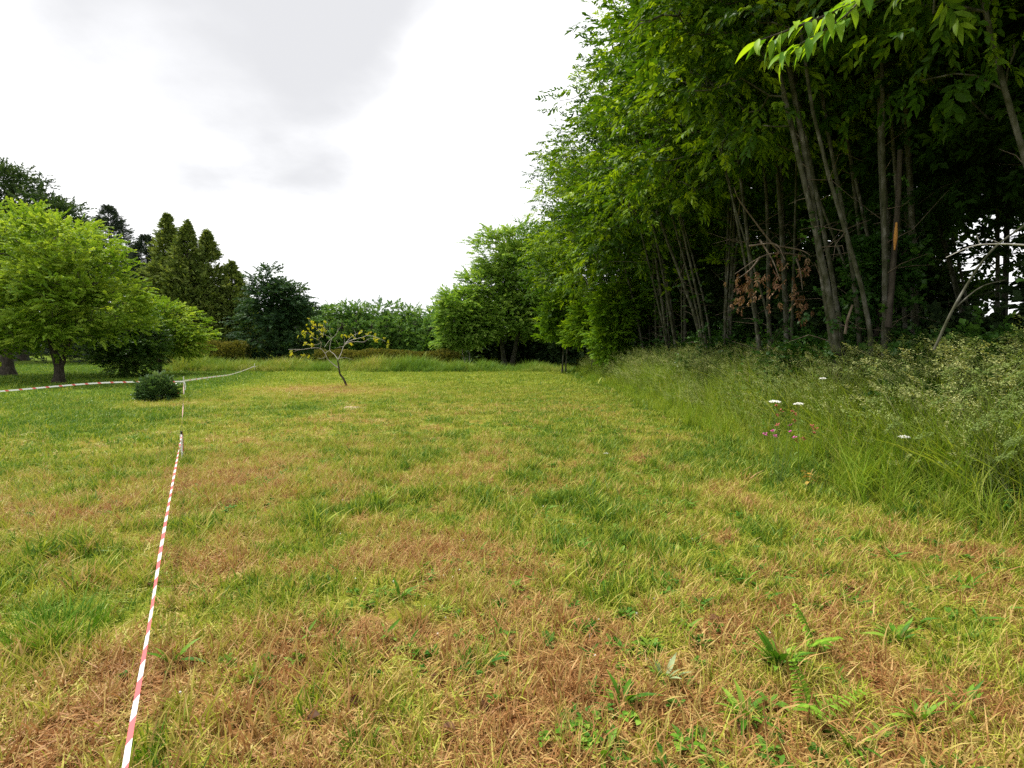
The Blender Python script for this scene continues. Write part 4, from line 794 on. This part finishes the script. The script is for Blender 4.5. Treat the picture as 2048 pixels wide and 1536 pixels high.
# ---------------------------------------------------------------- weeds and small plants in the foreground
LM = {}
def leaf_meshes(key, mat, ln, wd, droop, n=5, fold=.28, count=5):
    if key not in LM:
        LM[key] = []
        for v in range(count):
            mb = MB(); leaf(mb, (0, 0, 0), 0, 0, 0, ln * U(.85, 1.15), wd * U(.85, 1.15), v / (count - 1), droop * U(.5, 1.4), n, fold); LM[key].append(mb.mesh('leaf', mat))
    return LM[key]
PLA = leaf_meshes('plantain', M_PLANT, .17, .024, .7); HERB = leaf_meshes('herb', M_PLANT, .075, .028, .6, 4); PAL = leaf_meshes('pale', M_PALE, .17, .034, .25); CLO = leaf_meshes('clover', M_PLANT, .03, .028, .3, 3)
def gnd(px, py):
    c = on_plane(px, py)
    for _ in range(3): c = on_plane(px, py, float(terrain(c[0], c[1])))
    return c
def rosette(name, px, py, n, meshes, label, cat='weed', scale=1.0, pitch=(.2, 1.1), group=None):
    root = empty(name, gnd(px, py), label, cat, group)
    for i in range(int(n * 1.4)):
        o = bpy.data.objects.new('leaf', meshes[i % len(meshes)]); COL.objects.link(o); o.parent = root; a_ = i * 2.4 + U(-.4, .4)
        o.location = (.012 * math.cos(a_), .012 * math.sin(a_), U(0, .015)); o.rotation_euler = (U(-.3, .3), -U(*pitch), a_); sc_ = scale * U(.45, 1.2); o.scale = (sc_, sc_ * U(.85, 1.15), sc_)
    return root
ros = [(1555, 1338, 22, 1.25, 'dense dark green plantain clump of many upright leaves right of centre'), (1795, 1285, 13, 1.1, 'plantain with broad leaves fanned out on the right'), (1490, 1440, 16, 1.0, 'bright green plantain low down beside the pale fern'), (1488, 1165, 8, .9, 'plantain with arching leaves above the dense clump'), (402, 1185, 7, .8, 'small plantain right of the tape with two upright leaves'),
       (800, 1200, 7, .9, 'plantain spreading flat blades left of centre'), (345, 1330, 6, .95, 'dark narrow plantain close to the striped tape'), (1245, 1410, 9, 1.0, 'plantain among clover near the bottom'), (1205, 1520, 8, 1.1, 'narrow-leaved plantain cut by the bottom edge'), (1838, 1445, 10, .9, 'greyish plantain with curled leaf at the lower right'),
       (1935, 1180, 7, .9, 'thin plantain on the dry right edge'), (545, 1125, 8, .8, 'plantain standing alone in the dry grass left of centre'), (1700, 1500, 8, .9, 'plantain at the bottom right corner area'), (1930, 1420, 9, .9, 'low plantain spreading at the far lower right'), (1660, 1090, 6, .8, 'little plantain in front of the tall grass')]
for px, py, n, sc_, lb in ros: rosette('plantain', px, py, n, PLA, lb, 'plantain', sc_ * .98, (.15, 1.3), group='plantains in the lawn')
for px, py, n, sc_, lb in [(1300, 1300, 26, 1.0, 'leafy bright weed patch in the middle of the lower field'), (1238, 1110, 30, 1.1, 'leafy green weed mat on the green strip'), (520, 1372, 16, 1.1, 'jagged bramble seedling in the lower left'), (1200, 1040, 26, 1.2, 'dark green weed clump above the weed mat'), (1235, 1140, 22, 1.0, 'small weed patch just below the weed mat'), (1395, 1290, 14, .9, 'little herb left of the dense plantain clump')]:
    rosette('leafy_weed', px, py, n, HERB, lb, 'weed', sc_, (.1, .9))
root = rosette('pale_leaf_weed', 1328, 1362, 5, PAL, 'single tall pale grey-green leaf standing upright in the lower field', 'weed', 1.0, (.5, 1.35))
# clover stalks with three leaflets
for j, (px, py) in enumerate([(1125, 1465), (1150, 1490), (1180, 1460), (1270, 1450), (1110, 1490), (1370, 1500), (1200, 1485)]):
    root = empty('clover', gnd(px, py), 'round-leaved clover sprig near the bottom edge', 'clover', 'clover sprigs near the bottom edge')
    for k in range(5):
        ox, oy = U(-.05, .05), U(-.05, .05)
        for l in range(3):
            o = bpy.data.objects.new('leaflet', CLO[(k + l) % 5]); COL.objects.link(o); o.parent = root; o.location = (ox, oy, U(.03, .05)); o.rotation_euler = (0, U(-.2, .1), l * 2.094 + k)
# ferns
def fern(px, py, h, yaw, label, fronds=2):
    root = empty('fern', gnd(px, py), label, 'fern')
    for f in range(fronds):
        ya = yaw + f * 2.2; s = np.linspace(0, 1, 16); reach = h * (.35 + .3 * f); P = np.stack([reach * s ** 1.6 * math.cos(ya), reach * s ** 1.6 * math.sin(ya), h * (1 - .25 * f) * s * (1 - .15 * s)], 1); mb = MB(); tube(mb, P, np.linspace(.003, .001, 16), 4, .2)
        for i in range(4, 16):
            for sg in (1, -1):
                leaf(mb, P[i], ya + sg * 1.25, U(-.1, .3), U(-.3, .3), .075 * h / .3 * (1 - (i - 4) / 13.5) + .012, .018 * h / .3, R(), .5, 3)
        mb.build('frond', M_FERN, root)
fern(1618, 1440, .25, 2.0, 'pale bright young fern standing near the bottom right', 3); fern(1628, 1305, .28, 2.6, 'curled green fern shoot on a thin dark stalk above the young fern', 2)
# bright grass tufts
def big_tuft(px, py, n, rad_, h, label, wd=.005):
    mb = MB()
    for _ in range(n):
        r_ = rad_ * math.sqrt(R()); a_ = U(0, 6.283); hh = h * U(.5, 1.1); blade(mb, (r_ * math.cos(a_), r_ * math.sin(a_), -.005), a_ + U(-.8, .8), hh, hh * U(.15, .9), wd * U(.7, 1.3), R(), 4, .2)
    return tag(mb.build('grass_tuft', M_PLANT, None, gnd(px, py)), label, 'grass tuft', 'lush grass tufts in the dry lawn')
for a_ in [(110, 1270, 420, .24, .20, 'large lush grass tuft at the left beside the tape'), (680, 1325, 90, .05, .14, 'bright upright grass tuft below the centre left'), (665, 1250, 80, .06, .11, 'small grass tuft just above the bright upright one'), (915, 1050, 110, .10, .12, 'grass tuft on the straw left of the green strip'), (1010, 1075, 80, .09, .10, 'narrow grass tuft near the centre'), (1640, 1040, 120, .12, .16, 'grass tuft in front of the bank on the right'), (300, 960, 160, .16, .14, 'dark grass tuft left of the tape'), (950, 1330, 80, .07, .13, 'thin olive grass tuft in the lower centre'), (720, 1500, 90, .07, .12, 'grass tuft at the bottom left of centre'), (300, 1510, 80, .05, .12, 'small grass tuft right beside the striped tape'), (320, 835, 120, .14, .16, 'dark tuft in front of the mound shrub')]:
    big_tuft(*a_)
# dead leaves on the lawn
g_ = np.random.default_rng(55); DL = leaf_meshes('fallen', M_DEAD, .075, .05, .9, 4, .5)
for px, py, lb in [(1685, 1205, 'pale tan fallen leaf above the broad plantain on the right'), (1420, 1250, 'brown fallen leaf left of the dense plantain clump'), (960, 1415, 'brown fallen leaf in the lower centre of the lawn'), (910, 1475, 'brown fallen leaf nearest the bottom edge left of centre'), (1360, 1110, 'brown fallen leaf near the leafy green weed mat'), (700, 1420, 'brown fallen leaf below the bright upright grass tuft'), (1790, 1475, 'brown fallen leaf beside the lower right plantains'), (640, 1445, 'brown fallen leaf at lower left of centre'), (1480, 1480, 'brown fallen leaf below the bright plantain by the fern'), (300, 1180, 'brown fallen leaf close beside the striped tape'), (1710, 1190, 'brown fallen leaf right of the pale tan one'), (860, 1370, 'brown fallen leaf above the lower centre one')]:
    o = bpy.data.objects.new('fallen_leaf', DL[int(g_.integers(0, 5))]); COL.objects.link(o); o.location = tuple(gnd(px, py) + np.array([0, 0, .035])); o.rotation_euler = (U(-.4, .4), U(-.3, .3), U(0, 6.28))
    tag(o, lb, 'leaf', 'fallen leaves on the lawn')
# clover flowers
fm = MB()
for i in range(22):
    a_ = i * 2.4; f = (i + .5) / 22; zz = 1 - 1.5 * f; rr = math.sqrt(max(0, 1 - zz * zz)); leaf2(fm, (0, 0, .06), a_, math.asin(max(-1, min(1, zz))), .011, .005, R())
tube(fm, [(0, 0, 0), (.004, 0, .03), (0, 0, .058)], [.0012, .001, .001], 4)
fmesh = fm.mesh('clover_flower', M_WHITEFL)
for i in range(46):
    px, py = (g_.uniform(650, 1400), g_.uniform(960, 1300)) if i < 34 else (g_.uniform(350, 1700), g_.uniform(1000, 1450))
    o = bpy.data.objects.new('clover_flower', fmesh); COL.objects.link(o); o.location = tuple(gnd(px, py)); o.rotation_euler = (U(-.3, .3), U(-.3, .3), U(0, 6)); o.scale = (.62,) * 3
    tag(o, 'tiny white clover flower dotted in the lawn', 'flower', 'clover flowers in the lawn')
# bare soil patch and its pebbles
c = gnd(700, 817); mb = MB(); n = 24; a_ = np.linspace(0, 6.283, n, endpoint=False); rr = 1 + .25 * np.sin(3 * a_ + 1) + .15 * np.sin(5 * a_)
V = [(0, 0, .045)] + [(.16 * r_ * math.cos(b_), .22 * r_ * math.sin(b_), .035) for r_, b_ in zip(rr, a_)] + [(.32 * r_ * math.cos(b_), .45 * r_ * math.sin(b_), -.01) for r_, b_ in zip(rr, a_)]
mb.add(V, [(0, 1 + i, 1 + (i + 1) % n) for i in range(n)], .5); mb.add(V, [(1 + i, 1 + n + i, 1 + n + (i + 1) % n, 1 + (i + 1) % n) for i in range(n)], .5)
root = mb.build('soil_patch', M_SOIL, None, c); tag(root, 'small bare patch of pale soil in the grass in front of the young tree', 'soil')

# ---------------------------------------------------------------- flowers in the bank
def umbel(px, py, d, w_, label):
    c = at(px, py, d); gz = float(terrain(c[0], c[1])); root = empty('yarrow', (c[0], c[1], gz), label, 'flower', 'white umbels in the bank'); h = c[2] - gz
    mb = MB(); tube(mb, [(.05, .03, 0), (.02, .01, h * .5), (0, 0, h - .04)], [.004, .003, .0025], 5); 
    mbf = MB()
    for i in range(46):
        r_ = w_ * math.sqrt((i + .5) / 46); b_ = i * 2.4; p0 = np.array([r_ * math.cos(b_), r_ * math.sin(b_), .01 - .25 * r_ + U(-.006, .006)])
        if i % 3 == 0: tube(mb, [(0, 0, -.04), p0 - (0, 0, .004)], [.0015, .001], 3)
        for k in range(4): leaf2(mbf, p0, k * 1.57 + i, U(-.1, .5), .016, .013, R())
    for k in range(14): o_z = h * U(.1, .8); leaf(mb, (.03, .02, o_z), U(0, 6.28), U(-.2, .5), 0, .09, .02, R(), .7, 3)
    m1 = mb.build('stem', M_STEM, root); m2 = mbf.build('flower_head', M_WHITEFL, root, (0, 0, h))
    return root
umbel(1550, 803, 6.3, .055, 'left white flower umbel above the pink flowers'); umbel(1597, 808, 6.4, .045, 'right white flower umbel above the pink flowers'); umbel(1808, 874, 5.6, .05, 'white flower umbel low in the shaded bank at the right'); umbel(1213, 907, 8.0, .045, 'lone white flower in the mown grass near the bank'); umbel(1645, 758, 6.9, .03, 'tiny white flower high in the bank')
def campion(px, py, d, spots, label):
    c = at(px, py, d); gz = float(terrain(c[0], c[1])); root = empty('pink_flower_plant', (c[0], c[1], gz), label, 'flower'); mb = MB()
    for (sx, sy, pk) in spots:
        t_ = at(sx, sy, d + U(-.1, .1)) - np.array([c[0], c[1], gz]); mb = MB(); tube(mb, smooth_path([(U(-.03, .03), U(-.03, .03), 0), t_ * .5 + (U(-.02, .02), 0, 0), t_], 6), np.linspace(.002, .001, 6), 4)
        mb.build('stem', M_STEM, root); mf = MB()
        for k in range(12): leaf2(mf, t_ + np.array([U(-.012, .012), U(-.012, .012), U(-.012, .012)]), U(0, 6.28), U(-.4, .9), .028, .016, R())
        mf.build('flower_head', M_PINK if pk else M_RUSTFL, root)
    return root
campion(1560, 930, 6.1, [(1554, 812, 0), (1562, 822, 0), (1555, 830, 0), (1584, 822, 0), (1590, 828, 0), (1588, 842, 0), (1547, 861, 1), (1530, 868, 1), (1550, 872, 1), (1580, 850, 1), (1580, 863, 1), (1588, 876, 1), (1593, 882, 0), (1555, 850, 0), (1606, 878, 0)], 'pink flowering plant with rusty stems in the bank under the white umbels')
campion(1630, 920, 6.0, [(1624, 853, 0), (1632, 858, 0), (1628, 866, 0)], 'small rusty-headed plant right of the pink flowers')
c = at(1610, 905, 5.95); gz = float(terrain(c[0], c[1])); root = empty('ochre_plant', (c[0], c[1], gz), 'withered ochre leaves below the pink flowers', 'weed')
mb = MB(); tube(mb, [(0, 0, 0), (.02, 0, .12), (.03, 0, .26)], [.004, .003, .002], 4); mb.build('stem', M_STEM, root)
om = leaf_meshes('ochre', M_OCHRE, .075, .045, .6, 4)
for i in range(7):
    o = bpy.data.objects.new('leaf', om[i % 5]); COL.objects.link(o); o.parent = root; o.location = (.02 + U(-.05, .05), U(-.05, .0), .1 + .02 * i); o.rotation_euler = (U(-.6, .6), U(-.4, .5), U(0, 6.28))
# large drooping seed heads close to the camera at the right
def cocksfoot(px, py, d, ln, ya, label, pale=.8):
    c = at(px, py, d); gz = float(terrain(c[0], c[1])); root = empty('seed_grass', (c[0], c[1], gz), label, 'grass', 'drooping cream seed heads at the right edge'); t_ = np.array([0, 0, c[2] - gz])
    D = np.array([math.cos(ya), math.sin(ya), -.35]); D /= np.linalg.norm(D); b0 = -D * np.array([1, 1, 0]) * .5
    mb = MB(); tube(mb, smooth_path([b0 + (.05, .05, 0), b0 * .8 + (0, 0, t_[2] * .6), t_ - D * ln * .6 + (0, 0, .03), t_ + D * ln * .4], 14), np.linspace(.0018, .001, 14), 4, .2); mb.build('stem', M_STEM, root); mb = MB()
    for i in range(150):
        f = R(); w_ = .020 * math.sin(math.pi * min(1, f * .9 + .1)) + .003; p0 = t_ + D * ln * (f - .5) + np.array([U(-w_, w_), U(-w_, w_), U(-w_, w_) - .01 * f]); leaf2(mb, p0, ya + U(-.7, .7), U(-.8, .3), .02 * U(.7, 1.4), .007, pale * U(.6, 1.2))
    mb.build('seed_head', M_SEED, root)
heads = [(2030, 790, 3.6, .16, 2.9), (2020, 830, 3.5, .17, 2.8), (1990, 828, 3.7, .15, 3.0), (1995, 735, 4.0, .15, 2.7), (2035, 750, 3.8, .16, 3.0), (1880, 800, 4.2, .13, 2.9), (1960, 850, 3.9, .13, 3.2), (1750, 800, 4.9, .13, 2.8), (1940, 780, 4.2, .12, 3.1), (2030, 880, 3.5, .14, 3.2), (1850, 870, 4.4, .12, 2.8), (2015, 910, 3.6, .12, 3.0), (1790, 850, 4.7, .12, 3.1), (1905, 740, 4.5, .13, 2.9)]
for h_ in heads: cocksfoot(*h_, 'drooping cream grass seed head on the bank at the right edge')
